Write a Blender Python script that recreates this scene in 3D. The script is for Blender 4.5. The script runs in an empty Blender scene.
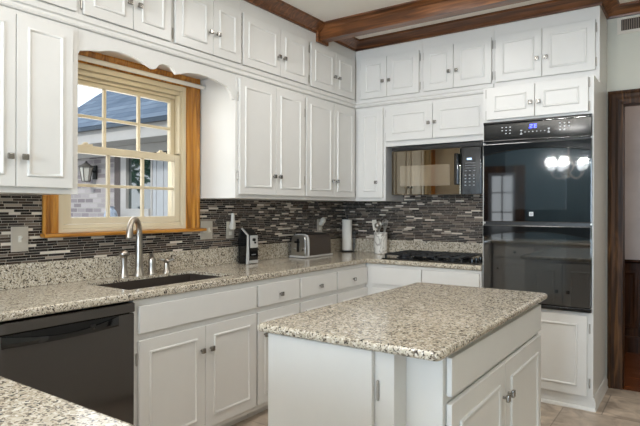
import bpy, bmesh, math, random
from mathutils import Vector, Matrix
random.seed(7)
S = bpy.context.scene
COL = S.collection
PI = math.pi

# ------------------------------------------------------------------ camera, world, light, exposure
YAW = math.radians(34.84)
cd = bpy.data.cameras.new('camera'); cam = bpy.data.objects.new('camera', cd); COL.objects.link(cam)
cam.location = (2.9036, -4.5768, 1.3291)
cam.rotation_euler = (Matrix.Rotation(YAW, 3, 'Z') @ Matrix.Rotation(PI / 2, 3, 'X') @ Matrix.Rotation(math.radians(0.15), 3, 'Z')).to_euler()
cd.sensor_width = 36.0
cd.lens = 544.4 / 640 * 36.0
cd.shift_y = -4.5 / 640
cd.shift_x = 0.1 / 640
cd.clip_start = 0.02
S.camera = cam
S.view_settings.view_transform = 'Standard'
S.view_settings.look = 'None'
S.view_settings.gamma = 1
S.view_settings.use_curve_mapping = False
S.view_settings.exposure = -0.72
S.cycles.use_denoising = True
S.cycles.max_bounces = 10
S.cycles.diffuse_bounces = 6
S.cycles.glossy_bounces = 6
S.cycles.transmission_bounces = 8
S.cycles.sample_clamp_indirect = 6

wd = bpy.data.worlds.new('sky'); S.world = wd; wd.use_nodes = True
_n = wd.node_tree.nodes; _l = wd.node_tree.links; _n.clear()
_o = _n.new('ShaderNodeOutputWorld'); _b = _n.new('ShaderNodeBackground')
_tc = _n.new('ShaderNodeTexCoord'); _sx = _n.new('ShaderNodeSeparateXYZ'); _cr = _n.new('ShaderNodeValToRGB')
_l.new(_tc.outputs['Generated'], _sx.inputs[0]); _l.new(_sx.outputs['Z'], _cr.inputs[0])
_cr.color_ramp.elements[0].position = 0.0; _cr.color_ramp.elements[0].color = (0.92, 0.96, 1.0, 1)
_cr.color_ramp.elements[1].position = 0.7; _cr.color_ramp.elements[1].color = (0.62, 0.78, 1.0, 1)
_l.new(_cr.outputs[0], _b.inputs[0]); _b.inputs[1].default_value = 2.6
_l.new(_b.outputs[0], _o.inputs[0])


def area(name, loc, rot, sx, sy, power, color):
    d = bpy.data.lights.new(name, 'AREA'); d.shape = 'RECTANGLE'; d.size = sx; d.size_y = sy
    d.energy = power; d.color = color
    o = bpy.data.objects.new(name, d); COL.objects.link(o)
    o.location = loc; o.rotation_euler = rot
    return o


sd = bpy.data.lights.new('sun', 'SUN'); sd.energy = 2.8; sd.angle = math.radians(6); sd.color = (1.0, 0.96, 0.88)
so = bpy.data.objects.new('sun', sd); COL.objects.link(so); so.rotation_euler = Vector((-0.30, 0.75, -0.60)).to_track_quat('-Z', 'Y').to_euler()
# area lamp added inside the rear window, for daylight from behind the camera
area('daylight_rear', (2.35, -8.4, 1.35), (-PI / 2, 0, PI), 1.4, 1.9, 300, (0.64, 0.82, 1.0))
# daylight through the kitchen window
area('daylight_window', (-0.30, -2.467, 1.75), (0, -PI / 2, 0), 0.9, 0.85, 10, (1.0, 0.97, 0.92))
# unseen ceiling lamps, added to brighten the kitchen and the dining end
FILL_LAMPS = [(1.35, -1.6), (1.35, -3.2), (2.0, -4.9), (1.0, -7.4), (3.3, -1.8)]
FILL_POWER = 18
CHANDELIER_POWER = 285
# lamp behind the window valance
area('valance_lamp', (0.275, -2.467, 2.196), (0, 0, 0), 0.05, 0.56, 1.7, (1.0, 0.90, 0.68))
# lamp under the microwave
area('hood_light', (1.14, -0.22, 1.425), (0, 0, 0), 0.55, 0.18, 0.6, (1.0, 0.86, 0.68))
# light of the hall beyond the door
area('hall_light', (3.1, 0.7, 2.75), (0, 0, 0), 0.6, 0.6, 9, (1.0, 0.90, 0.84))


# ------------------------------------------------------------------ materials
def srgb(r, g, b):
    f = lambda c: (c / 12.92 if c <= 0.04045 else ((c + 0.055) / 1.055) ** 2.4)
    return (f(r / 255), f(g / 255), f(b / 255), 1)


class NT:
    def __init__(s, name):
        s.m = bpy.data.materials.new(name); s.m.use_nodes = True
        s.t = s.m.node_tree; s.b = s.t.nodes['Principled BSDF']

    def n(s, typ, **k):
        x = s.t.nodes.new(typ)
        for a, v in k.items(): setattr(x, a, v)
        return x

    def l(s, a, b): s.t.links.new(a, b)

    def math(s, op, a, b=None):
        x = s.n('ShaderNodeMath', operation=op)
        for i, v in enumerate((a, b)):
            if v is None: continue
            if isinstance(v, (int, float)): x.inputs[i].default_value = v
            else: s.l(v, x.inputs[i])
        return x.outputs[0]

    def ramp(s, fac, stops, interp='LINEAR'):
        x = s.n('ShaderNodeValToRGB'); cr = x.color_ramp; cr.interpolation = interp
        while len(cr.elements) < len(stops): cr.elements.new(0.5)
        for e, (p, c) in zip(cr.elements, stops): e.position = p; e.color = c
        s.l(fac, x.inputs[0]); return x.outputs[0]

    def bump(s, h, strength=0.2, dist=0.002):
        x = s.n('ShaderNodeBump'); x.inputs['Strength'].default_value = strength; x.inputs['Distance'].default_value = dist
        s.l(h, x.inputs['Height']); s.l(x.outputs[0], s.b.inputs['Normal'])

    def set(s, **k):
        for a, v in k.items(): s.b.inputs[a.replace('_', ' ')].default_value = v
        return s


def plain(name, col, rough=0.5, metal=0.0, noise=0.04, scale=9.0, coat=0.0, spec=0.5):
    t = NT(name)
    tc = t.n('ShaderNodeTexCoord'); nz = t.n('ShaderNodeTexNoise'); nz.inputs['Scale'].default_value = scale
    nz.inputs['Detail'].default_value = 4
    t.l(tc.outputs['Object'], nz.inputs['Vector'])
    lo = tuple(c * (1 - noise) for c in col[:3]) + (1,); hi = tuple(min(1, c * (1 + noise)) for c in col[:3]) + (1,)
    t.l(t.ramp(nz.outputs['Fac'], [(0.3, lo), (0.7, hi)]), t.b.inputs['Base Color'])
    t.set(Roughness=rough, Metallic=metal)
    t.b.inputs['Coat Weight'].default_value = coat
    t.b.inputs['Specular IOR Level'].default_value = spec
    return t.m


def emis(name, col, strength):
    t = NT(name); t.set(Base_Color=col, Emission_Color=col, Emission_Strength=strength); return t.m


def wood(name, dark, mid, light, axis='X', scale=1.0, rough=0.35, coat=0.2, spec=0.5):
    t = NT(name); t.b.inputs['Specular IOR Level'].default_value = spec
    tc = t.n('ShaderNodeTexCoord'); mp = t.n('ShaderNodeMapping')
    sc = [14 * scale] * 3; sc['XYZ'.index(axis)] = 0.9 * scale
    mp.inputs['Scale'].default_value = sc
    t.l(tc.outputs['Object'], mp.inputs[0])
    nz = t.n('ShaderNodeTexNoise'); nz.inputs['Scale'].default_value = 2.2; nz.inputs['Detail'].default_value = 7
    nz.inputs['Distortion'].default_value = 1.2
    t.l(mp.outputs[0], nz.inputs['Vector'])
    t.l(t.ramp(nz.outputs['Fac'], [(0.3, dark), (0.5, mid), (0.72, light)]), t.b.inputs['Base Color'])
    t.set(Roughness=rough); t.b.inputs['Coat Weight'].default_value = coat
    t.b.inputs['Coat Roughness'].default_value = 0.25
    t.bump(nz.outputs['Fac'], 0.12, 0.002)
    return t.m


def granite():
    t = NT('speckled_granite')
    tc = t.n('ShaderNodeTexCoord')
    v1 = t.n('ShaderNodeTexVoronoi'); v1.inputs['Scale'].default_value = 188
    nd = t.n('ShaderNodeTexNoise'); nd.inputs['Scale'].default_value = 40; nd.inputs['Detail'].default_value = 3
    mx = t.n('ShaderNodeMixRGB'); mx.inputs[0].default_value = 0.025
    t.l(tc.outputs['Object'], nd.inputs['Vector'])
    t.l(tc.outputs['Object'], mx.inputs[1]); t.l(nd.outputs['Color'], mx.inputs[2])
    t.l(mx.outputs[0], v1.inputs['Vector'])
    sep = t.n('ShaderNodeSeparateColor'); t.l(v1.outputs['Color'], sep.inputs[0])
    nz = t.n('ShaderNodeTexNoise'); nz.inputs['Scale'].default_value = 46; nz.inputs['Detail'].default_value = 5
    t.l(tc.outputs['Object'], nz.inputs['Vector'])
    f = t.math('ADD', t.math('MULTIPLY', sep.outputs[0], 0.62), t.math('MULTIPLY', nz.outputs['Fac'], 0.42))
    c = t.ramp(f, [(0.0, srgb(36, 31, 28)), (0.225, srgb(54, 47, 42)), (0.28, srgb(108, 97, 86)), (0.37, srgb(156, 144, 127)),
                   (0.47, srgb(188, 177, 157)), (0.72, srgb(206, 197, 180)), (0.86, srgb(226, 221, 211))])
    t.l(c, t.b.inputs['Base Color'])
    t.set(Roughness=0.12)
    return t.m


def mosaic():
    t = NT('strip_mosaic_tile')
    ge = t.n('ShaderNodeNewGeometry'); sp = t.n('ShaderNodeSeparateXYZ'); t.l(ge.outputs['Position'], sp.inputs[0])
    al = t.math('ADD', sp.outputs[0], sp.outputs[1]); z = sp.outputs[2]
    H = 0.0142
    rz = t.math('DIVIDE', z, H); row = t.math('FLOOR', rz); fz = t.math('FRACT', rz)
    wn = t.n('ShaderNodeTexWhiteNoise', noise_dimensions='1D'); t.l(row, wn.inputs['W'])
    L = t.math('ADD', 0.050, t.math('MULTIPLY', wn.outputs['Value'], 0.055))
    wn2 = t.n('ShaderNodeTexWhiteNoise', noise_dimensions='1D'); t.l(t.math('ADD', row, 77.3), wn2.inputs['W'])
    ra = t.math('ADD', t.math('DIVIDE', al, L), t.math('MULTIPLY', wn2.outputs['Value'], 9))
    colm = t.math('FLOOR', ra); fa = t.math('FRACT', ra)
    cmb = t.n('ShaderNodeCombineXYZ'); t.l(row, cmb.inputs[0]); t.l(colm, cmb.inputs[1])
    w3 = t.n('ShaderNodeTexWhiteNoise', noise_dimensions='3D'); t.l(cmb.outputs[0], w3.inputs['Vector'])
    tile = t.ramp(w3.outputs['Value'], [(0.0, srgb(30, 24, 21)), (0.36, srgb(48, 38, 33)), (0.60, srgb(74, 61, 52)),
                                        (0.76, srgb(114, 101, 89)), (0.84, srgb(156, 144, 131)), (0.91, srgb(214, 204, 190))], 'CONSTANT')
    # grout: distance to the strip's edge in metres
    ez = t.math('MULTIPLY', t.math('MINIMUM', fz, t.math('SUBTRACT', 1, fz)), H)
    ea = t.math('MULTIPLY', t.math('MINIMUM', fa, t.math('SUBTRACT', 1, fa)), L)
    e = t.math('MINIMUM', ez, ea)
    g = t.ramp(t.math('MULTIPLY', e, 1000), [(0.9, (0, 0, 0, 1)), (1.4, (1, 1, 1, 1))])
    mx = t.n('ShaderNodeMixRGB'); t.l(g, mx.inputs[0]); mx.inputs[1].default_value = srgb(186, 177, 166); t.l(tile, mx.inputs[2])
    t.l(mx.outputs[0], t.b.inputs['Base Color'])
    sc = t.n('ShaderNodeSeparateColor'); t.l(w3.outputs['Color'], sc.inputs[0])
    t.l(t.math('ADD', 0.12, t.math('MULTIPLY', sc.outputs[1], 0.35)), t.b.inputs['Roughness'])
    t.b.inputs['Specular IOR Level'].default_value = 0.35
    t.bump(g, 0.35, 0.0012)
    return t.m


def floor_tile():
    t = NT('travertine_floor_tile')
    tc = t.n('ShaderNodeTexCoord'); mp = t.n('ShaderNodeMapping'); mp.inputs['Rotation'].default_value = (0, 0, 0)
    t.l(tc.outputs['Object'], mp.inputs[0])
    br = t.n('ShaderNodeTexBrick'); t.l(mp.outputs[0], br.inputs['Vector'])
    br.inputs['Scale'].default_value = 1.0; br.inputs['Brick Width'].default_value = 0.46; br.inputs['Row Height'].default_value = 0.46
    br.inputs['Mortar Size'].default_value = 0.004; br.inputs['Mortar Smooth'].default_value = 0.1
    br.inputs['Color1'].default_value = srgb(194, 180, 164); br.inputs['Color2'].default_value = srgb(178, 165, 151)
    br.inputs['Mortar'].default_value = srgb(146, 135, 124)
    nz = t.n('ShaderNodeTexNoise'); nz.inputs['Scale'].default_value = 7; nz.inputs['Detail'].default_value = 8; nz.inputs['Distortion'].default_value = 1.0
    t.l(tc.outputs['Object'], nz.inputs['Vector'])
    cr = t.ramp(nz.outputs['Fac'], [(0.3, (0.55, 0.52, 0.5, 1)), (0.7, (1.25, 1.22, 1.18, 1))])
    mx = t.n('ShaderNodeMixRGB', blend_type='MULTIPLY'); mx.inputs[0].default_value = 1
    t.l(br.outputs['Color'], mx.inputs[1]); t.l(cr, mx.inputs[2])
    t.l(mx.outputs[0], t.b.inputs['Base Color']); t.set(Roughness=0.38)
    return t.m


def brick(name, c1, c2, mortar, bw, rh, ms):
    t = NT(name)
    ge = t.n('ShaderNodeNewGeometry'); sp = t.n('ShaderNodeSeparateXYZ'); t.l(ge.outputs['Position'], sp.inputs[0])
    cb = t.n('ShaderNodeCombineXYZ'); t.l(sp.outputs[0], cb.inputs[0]); t.l(sp.outputs[2], cb.inputs[1])
    br = t.n('ShaderNodeTexBrick'); t.l(cb.outputs[0], br.inputs['Vector'])
    br.inputs['Scale'].default_value = 1; br.inputs['Brick Width'].default_value = bw; br.inputs['Row Height'].default_value = rh
    br.inputs['Mortar Size'].default_value = ms
    br.inputs['Color1'].default_value = c1; br.inputs['Color2'].default_value = c2; br.inputs['Mortar'].default_value = mortar
    t.l(br.outputs['Color'], t.b.inputs['Base Color']); t.set(Roughness=0.85)
    t.bump(br.outputs['Fac'], -0.5, 0.006)
    return t.m


def shingles():
    t = NT('slate_blue_shingles')
    ge = t.n('ShaderNodeNewGeometry'); sp = t.n('ShaderNodeSeparateXYZ'); t.l(ge.outputs['Position'], sp.inputs[0])
    cb = t.n('ShaderNodeCombineXYZ'); t.l(sp.outputs[0], cb.inputs[0]); t.l(sp.outputs[2], cb.inputs[1])
    br = t.n('ShaderNodeTexBrick'); t.l(cb.outputs[0], br.inputs['Vector'])
    br.inputs['Scale'].default_value = 1; br.inputs['Brick Width'].default_value = 0.5; br.inputs['Row Height'].default_value = 0.082
    br.inputs['Mortar Size'].default_value = 0.006; br.inputs['Mortar Smooth'].default_value = 0.6
    br.inputs['Color1'].default_value = srgb(92, 106, 122); br.inputs['Color2'].default_value = srgb(124, 136, 148)
    br.inputs['Mortar'].default_value = srgb(72, 84, 104)
    nz = t.n('ShaderNodeTexNoise'); nz.inputs['Scale'].default_value = 3.0; nz.inputs['Detail'].default_value = 6
    t.l(ge.outputs['Position'], nz.inputs['Vector'])
    cr = t.ramp(nz.outputs['Fac'], [(0.3, (0.75, 0.77, 0.8, 1)), (0.7, (1.15, 1.12, 1.1, 1))])
    mx = t.n('ShaderNodeMixRGB', blend_type='MULTIPLY'); mx.inputs[0].default_value = 1
    t.l(br.outputs['Color'], mx.inputs[1]); t.l(cr, mx.inputs[2])
    t.l(mx.outputs[0], t.b.inputs['Base Color']); t.set(Roughness=0.8)
    t.bump(br.outputs['Fac'], -0.6, 0.01)
    return t.m


def clear_glass(name, tint=(1, 1, 1, 1), refl=0.12):
    t = NT(name)
    tr = t.n('ShaderNodeBsdfTransparent'); tr.inputs[0].default_value = tint
    gl = t.n('ShaderNodeBsdfGlossy'); gl.inputs['Roughness'].default_value = 0.01
    lw = t.n('ShaderNodeLayerWeight'); lw.inputs['Blend'].default_value = refl
    mx = t.n('ShaderNodeMixShader')
    t.l(lw.outputs['Fresnel'], mx.inputs[0]); t.l(tr.outputs[0], mx.inputs[1]); t.l(gl.outputs[0], mx.inputs[2])
    out = [x for x in t.t.nodes if x.type == 'OUTPUT_MATERIAL'][0]
    t.l(mx.outputs[0], out.inputs['Surface'])
    return t.m


def marble():
    t = NT('white_marble_veined')
    tc = t.n('ShaderNodeTexCoord'); nz = t.n('ShaderNodeTexNoise'); nz.inputs['Scale'].default_value = 9; nz.inputs['Detail'].default_value = 5
    nz.inputs['Distortion'].default_value = 1.5
    t.l(tc.outputs['Object'], nz.inputs['Vector'])
    t.l(t.ramp(nz.outputs['Fac'], [(0.44, srgb(226, 222, 214)), (0.495, srgb(150, 142, 132)), (0.53, srgb(226, 222, 214))]), t.b.inputs['Base Color'])
    t.set(Roughness=0.25); return t.m


PAINT = plain('white_cabinet_paint', srgb(221, 219, 215), 0.32, noise=0.012)
WALLP = plain('grey_green_wall_paint', srgb(201, 199, 187), 0.7, noise=0.015)
DINEP = plain('slate_blue_wall_paint', srgb(74, 94, 104), 0.7, noise=0.015)
CEILP = plain('ceiling_paint', srgb(238, 233, 224), 0.85, noise=0.01)
CREAM = plain('cream_window_paint', srgb(216, 204, 178), 0.4, noise=0.012)
GRAN = granite(); MOSAIC = mosaic(); FLOORT = floor_tile()
OAK_Y = wood('golden_oak_y', srgb(132, 80, 18), srgb(184, 122, 40), srgb(208, 150, 66), 'Y')
OAK_Z = wood('golden_oak_z', srgb(132, 80, 18), srgb(184, 122, 40), srgb(208, 150, 66), 'Z')
BRN_X = wood('brown_stained_wood_x', srgb(62, 34, 15), srgb(108, 64, 32), srgb(146, 94, 54), 'X')
BRN_Y = wood('brown_stained_wood_y', srgb(58, 30, 14), srgb(98, 56, 30), srgb(132, 82, 48), 'Y')
DRK_Z = wood('dark_stained_wood_z', srgb(32, 20, 12), srgb(66, 43, 26), srgb(112, 78, 48), 'Z', coat=0.0, rough=0.45, spec=0.2)
DRK_X = wood('dark_stained_wood_x', srgb(40, 24, 14), srgb(80, 54, 34), srgb(122, 90, 60), 'X', coat=0.3)
WAINS = wood('wainscot_wood', srgb(38, 21, 11), srgb(64, 38, 22), srgb(88, 56, 34), 'Z', coat=0.0, spec=0.2)
PLANK = wood('hall_wood_floor', srgb(70, 34, 14), srgb(110, 60, 30), srgb(142, 84, 46), 'X', rough=0.25)
BLACKG = plain('black_glass', srgb(12, 13, 15), 0.03, noise=0.0, spec=0.9)
BLACKG.node_tree.nodes['Principled BSDF'].inputs['IOR'].default_value = 1.9
MIRG = plain('mirror_black_glass', srgb(14, 14, 14), 0.02, noise=0.0, spec=0.9); MIRG.node_tree.nodes['Principled BSDF'].inputs['IOR'].default_value = 2.0; MIRG.node_tree.nodes['Principled BSDF'].inputs['Specular Tint'].default_value = (1.0, 0.84, 0.62, 1)
BLACKE = plain('black_enamel', srgb(17, 17, 18), 0.06, noise=0.02, spec=0.6)
BLACKS = plain('black_satin', srgb(24, 23, 23), 0.35, noise=0.02)
OVWIN = plain('oven_window_glass', srgb(34, 41, 45), 0.04, noise=0.0, spec=0.9); OVWIN.node_tree.nodes['Principled BSDF'].inputs['IOR'].default_value = 1.9
DWBLK = plain('dishwasher_black', srgb(44, 39, 36), 0.10, noise=0.03, spec=0.6); DWBLK.node_tree.nodes['Principled BSDF'].inputs['IOR'].default_value = 1.85
IRON = plain('cast_iron', srgb(26, 27, 29), 0.42, noise=0.1, scale=60)
NICKEL = plain('brushed_nickel', srgb(184, 176, 166), 0.30, 1.0, noise=0.02)
STEEL = plain('brushed_steel', srgb(186, 183, 178), 0.30, 1.0, noise=0.05)
SILVER = plain('bright_silver_finish', srgb(206, 204, 200), 0.28, 0.25, noise=0.02)
DKNICK = plain('aged_nickel', srgb(156, 153, 148), 0.26, 1.0, noise=0.08)
SINKM = plain('dark_composite_sink', srgb(62, 54, 48), 0.40, noise=0.12, scale=120)
TOAST = plain('taupe_metallic_enamel', srgb(82, 73, 67), 0.30, 0.35, noise=0.03)
PLATE = plain('white_plastic', srgb(226, 222, 212), 0.35, noise=0.01)
PLATEG = plain('pewter_wall_plate', srgb(196, 188, 176), 0.40, 0.3, noise=0.05)
PAPER = plain('white_paper_roll', srgb(238, 234, 226), 0.9, noise=0.02, scale=60)
MARB = marble()
WGLASS = clear_glass('window_glass', (0.97, 0.98, 0.98, 1))
PLEX = clear_glass('clear_acrylic', (0.86, 0.88, 0.88, 1), 0.3)
BRICKW = brick('whitewashed_brick', srgb(206, 198, 198), srgb(142, 132, 136), srgb(188, 182, 178), 0.20, 0.070, 0.009)
SHING = shingles()
SIDING = plain('weathered_white_siding', srgb(204, 200, 196), 0.7, noise=0.06, scale=4)
ODARK = plain('dark_door_paint', srgb(52, 50, 52), 0.4)
OGLASS = plain('dark_reflecting_glass', srgb(40, 60, 62), 0.03, noise=0.3, scale=5, spec=0.8); OGLASS.node_tree.nodes['Principled BSDF'].inputs['IOR'].default_value = 2.6
LEAF = plain('leaf_green', srgb(70, 92, 50), 0.7, noise=0.35, scale=12)
BOUNCEM = plain('pale_bounce_ground', srgb(190, 184, 174), 0.9, noise=0.2)  # ground colour chosen pale so it bounces light upwards
BARK = plain('bark', srgb(84, 68, 54), 0.9, noise=0.2)
POTM = plain('blue_white_ceramic', srgb(190, 202, 222), 0.25, noise=0.3, scale=24)
VENTD = plain('vent_dark', srgb(52, 40, 32), 0.6)
VENTW = plain('vent_beige', srgb(214, 206, 194), 0.45)
BLUE_LED = emis('blue_display', srgb(96, 110, 255), 5.0)
WHITE_INK = plain('white_print', srgb(214, 216, 220), 0.5)
DIMINK = plain('grey_print', srgb(140, 142, 146), 0.5)
SHADE = emis('lit_frosted_glass', srgb(240, 248, 255), 3.5)
DISC = emis('lit_diffuser', srgb(255, 244, 228), 6.0)
PAMBER = plain('ceramic_white', srgb(230, 226, 220), 0.2)


# ------------------------------------------------------------------ mesh helpers
ROOT = {}   # object name -> world position of the thing's base


class MB:
    def __init__(s): s.bm = bmesh.new(); s.bv = 0

    def box(s, x0, x1, y0, y1, z0, z1, bevel=0.0, seg=2):
        x0, x1 = sorted((x0, x1)); y0, y1 = sorted((y0, y1)); z0, z1 = sorted((z0, z1))
        b = bmesh.new()
        bmesh.ops.create_cube(b, size=1)
        for v in b.verts:
            v.co = Vector(((x0 + x1) / 2 + v.co.x * (x1 - x0), (y0 + y1) / 2 + v.co.y * (y1 - y0), (z0 + z1) / 2 + v.co.z * (z1 - z0)))
        if bevel:
            bevel = min(bevel, 0.45 * min(x1 - x0, y1 - y0, z1 - z0))
            bmesh.ops.bevel(b, geom=b.edges[:], offset=bevel, segments=seg, profile=0.5, affect='EDGES')
        s._add(b); return s

    def _add(s, b, mat=None):
        if mat is not None: bmesh.ops.transform(b, matrix=mat, verts=b.verts)
        me = bpy.data.meshes.new('tmp'); b.to_mesh(me); b.free(); s.bm.from_mesh(me); bpy.data.meshes.remove(me)

    def cyl(s, p0, p1, r0, r1=None, n=20, cap=True):
        r1 = r0 if r1 is None else r1
        p0, p1 = Vector(p0), Vector(p1); d = p1 - p0
        b = bmesh.new()
        bmesh.ops.create_cone(b, cap_ends=cap, segments=n, radius1=r0, radius2=r1, depth=d.length)
        q = Vector((0, 0, 1)).rotation_difference(d.normalized()).to_matrix().to_4x4()
        s._add(b, Matrix.Translation((p0 + p1) / 2) @ q); return s

    def sphere(s, c, r, sx=1, sy=1, sz=1, n=20):
        b = bmesh.new(); bmesh.ops.create_uvsphere(b, u_segments=n, v_segments=max(8, n // 2), radius=r)
        s._add(b, Matrix.Translation(c) @ Matrix.Diagonal((sx, sy, sz, 1))); return s

    def lathe(s, prof, c, n=28, mat=None, cap=True):
        b = bmesh.new(); rings = []
        for r, z in prof:
            rings.append([b.verts.new((r * math.cos(2 * PI * k / n), r * math.sin(2 * PI * k / n), z)) for k in range(n)])
        for a, q in zip(rings, rings[1:]):
            for k in range(n): b.faces.new((a[k], a[(k + 1) % n], q[(k + 1) % n], q[k]))
        if cap and prof[0][0] > 1e-4: b.faces.new(rings[0][::-1])
        if cap and prof[-1][0] > 1e-4: b.faces.new(rings[-1])
        bmesh.ops.remove_doubles(b, verts=b.verts, dist=1e-5)
        bmesh.ops.recalc_face_normals(b, faces=b.faces)
        s._add(b, Matrix.Translation(c) @ (mat if mat is not None else Matrix.Identity(4))); return s

    def tube(s, pts, r, n=12, rs=None):
        pts = [Vector(p) for p in pts]; b = bmesh.new(); rings = []
        t0 = (pts[1] - pts[0]).normalized()
        up = Vector((0, 0, 1)) if abs(t0.z) < 0.9 else Vector((1, 0, 0))
        nrm = t0.cross(up).normalized()
        for i, p in enumerate(pts):
            t = (pts[min(i + 1, len(pts) - 1)] - pts[max(i - 1, 0)]).normalized()
            nrm = (nrm - t * nrm.dot(t)).normalized(); bi = t.cross(nrm)
            rr = rs[i] if rs else r
            rings.append([b.verts.new(p + (nrm * math.cos(2 * PI * k / n) + bi * math.sin(2 * PI * k / n)) * rr) for k in range(n)])
        for a, q in zip(rings, rings[1:]):
            for k in range(n): b.faces.new((a[k], a[(k + 1) % n], q[(k + 1) % n], q[k]))
        b.faces.new(rings[0][::-1]); b.faces.new(rings[-1])
        bmesh.ops.recalc_face_normals(b, faces=b.faces)
        s._add(b); return s

    def prism(s, poly, e0, e1, f, bevel=0.0):
        """poly: 2D outline; f(u, v, e) -> world; extruded from e0 to e1"""
        b = bmesh.new()
        A = [b.verts.new(f(u, v, e0)) for u, v in poly]; B = [b.verts.new(f(u, v, e1)) for u, v in poly]
        n = len(poly)
        b.faces.new(A); b.faces.new(B[::-1])
        for k in range(n): b.faces.new((A[k], B[k], B[(k + 1) % n], A[(k + 1) % n]))
        bmesh.ops.recalc_face_normals(b, faces=b.faces)
        if bevel: bmesh.ops.bevel(b, geom=b.edges[:], offset=bevel, segments=2, profile=0.5, affect='EDGES')
        s._add(b); return s

    def sweep(s, path, prof):
        """prof (out, z) swept along a plan polyline, out to the right of the direction, mitred"""
        P = [Vector(p) for p in path]; b = bmesh.new(); rings = []
        nr = []
        for a, c in zip(P, P[1:]):
            d = (c - a).normalized(); nr.append(Vector((d.y, -d.x)))
        for i, p in enumerate(P):
            if i == 0: m = nr[0]
            elif i == len(P) - 1: m = nr[-1]
            else:
                m = nr[i - 1] + nr[i]; m = m / max(0.2, m.dot(nr[i]))
            rings.append([b.verts.new((p.x + m.x * o, p.y + m.y * o, z)) for o, z in prof])
        n = len(prof)
        for a, q in zip(rings, rings[1:]):
            for k in range(n): b.faces.new((a[k], a[(k + 1) % n], q[(k + 1) % n], q[k]))
        b.faces.new(rings[0]); b.faces.new(rings[-1][::-1])
        bmesh.ops.recalc_face_normals(b, faces=b.faces)
        s._add(b); return s

    def build(s, name, mat, parent=None, smooth=True, ang=40):
        me = bpy.data.meshes.new(name); s.bm.normal_update(); s.bm.to_mesh(me); s.bm.free()
        o = bpy.data.objects.new(name, me); COL.objects.link(o); me.materials.append(mat)
        if parent is not None:
            base = ROOT[parent.name]; o.parent = parent
        else:
            xs = [v.co for v in me.vertices]
            base = Vector(((min(v.x for v in xs) + max(v.x for v in xs)) / 2, (min(v.y for v in xs) + max(v.y for v in xs)) / 2, min(v.z for v in xs)))
            o.location = base
        ROOT[o.name] = base
        me.transform(Matrix.Translation(-base))
        if smooth:
            for p in me.polygons: p.use_smooth = True
            me.set_sharp_from_angle(angle=math.radians(ang))
            w = o.modifiers.new('weighted_normal', 'WEIGHTED_NORMAL'); w.keep_sharp = True; w.weight = 100
        return o


def thing(name, label, cat, loc, group=None):
    o = bpy.data.objects.new(name, None); COL.objects.link(o); o.location = loc; o.empty_display_size = 0.05
    ROOT[o.name] = Vector(loc); o['label'] = label; o['category'] = cat
    if group: o['group'] = group
    return o


def tag(o, label, cat, group=None):
    o['label'] = label; o['category'] = cat
    if group: o['group'] = group
    return o


def struct(o, kind='structure'):
    o['kind'] = kind; return o


# a face frame: (a along the width, b outwards from the wall, z) -> world
FACES = {
    '+x': lambda a, b, z, o: (o + b, a, z),
    '-y': lambda a, b, z, o: (a, o - b, z),
    '+y': lambda a, b, z, o: (a, o + b, z),
    '-x': lambda a, b, z, o: (o - b, a, z),
}


def fbox(mb, face, o, a0, a1, b0, b1, z0, z1, bevel=0.0):
    p = FACES[face](a0, b0, z0, o); q = FACES[face](a1, b1, z1, o)
    return mb.box(p[0], q[0], p[1], q[1], p[2], q[2], bevel)


def ring(mb, face, o, a0, a1, z0, z1, w, h, b):
    """picture-frame moulding on a door face"""
    bm = bmesh.new(); F = FACES[face]
    prof = [(0, 0), (0.15 * w, 0.75 * h), (0.45 * w, h), (0.75 * w, 0.7 * h), (w, 0.0)]
    rings = []
    for d, hh in prof:
        rings.append([bm.verts.new(F(a, b + hh, z, o)) for a, z in ((a0 + d, z0 + d), (a1 - d, z0 + d), (a1 - d, z1 - d), (a0 + d, z1 - d))])
    for r, q in zip(rings, rings[1:]):
        for k in range(4): bm.faces.new((r[k], r[(k + 1) % 4], q[(k + 1) % 4], q[k]))
    bmesh.ops.recalc_face_normals(bm, faces=bm.faces)
    # make the normals look outwards
    out = Vector(F(0, 1, 0, 0)) - Vector(F(0, 0, 0, 0))
    f = max(bm.faces, key=lambda f: abs(f.normal.dot(out)))
    if f.normal.dot(out) < 0: bmesh.ops.reverse_faces(bm, faces=bm.faces)
    mb._add(bm)


def knob(face, o, a, b, z, parent):
    F = FACES[face]; m = MB()
    m.cyl(F(a, b, z, o), F(a, b + 0.018, z, o), 0.006, 0.005, 10)
    fbox(m, face, o, a - 0.014, a + 0.014, b + 0.014, b + 0.028, z - 0.014, z + 0.014, 0.004)
    k = m.build('knob', DKNICK, parent); k['label'] = 'small square nickel knob'


def hinge(face, o, a, b, z, parent):
    F = FACES[face]; m = MB()
    m.cyl(F(a, b + 0.004, z - 0.026, o), F(a, b + 0.004, z + 0.026, o), 0.0045, n=8)
    m.sphere(F(a, b + 0.004, z - 0.028, o), 0.005, n=8); m.sphere(F(a, b + 0.004, z + 0.028, o), 0.005, n=8)
    fbox(m, face, o, a - 0.004, a + 0.004, b - 0.0005, b + 0.002, z - 0.022, z + 0.022)
    m.build('hinge', HINGE, parent)


HINGE = plain('hinge_metal', srgb(176, 172, 166), 0.35, 0.6)


def door(face, o, a0, a1, z0, z1, b, parent, kn=None, hin=None, inset=0.052, panel=True, name='door'):
    m = MB(); fbox(m, face, o, a0, a1, b + 0.0015, b + 0.021, z0, z1, 0.0035)
    if panel:
        ring(m, face, o, a0 + inset, a1 - inset, z0 + inset, z1 - inset, 0.017, 0.0085, b + 0.0205)
    d = m.build(name, PAINT, parent)
    if kn: knob(face, o, kn[0], b + 0.021, kn[1], d)
    if hin is not None:
        hz = (z1 - z0)
        for f in (0.16, 0.84): hinge(face, o, hin, b, z0 + hz * f, d)
    return d


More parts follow.
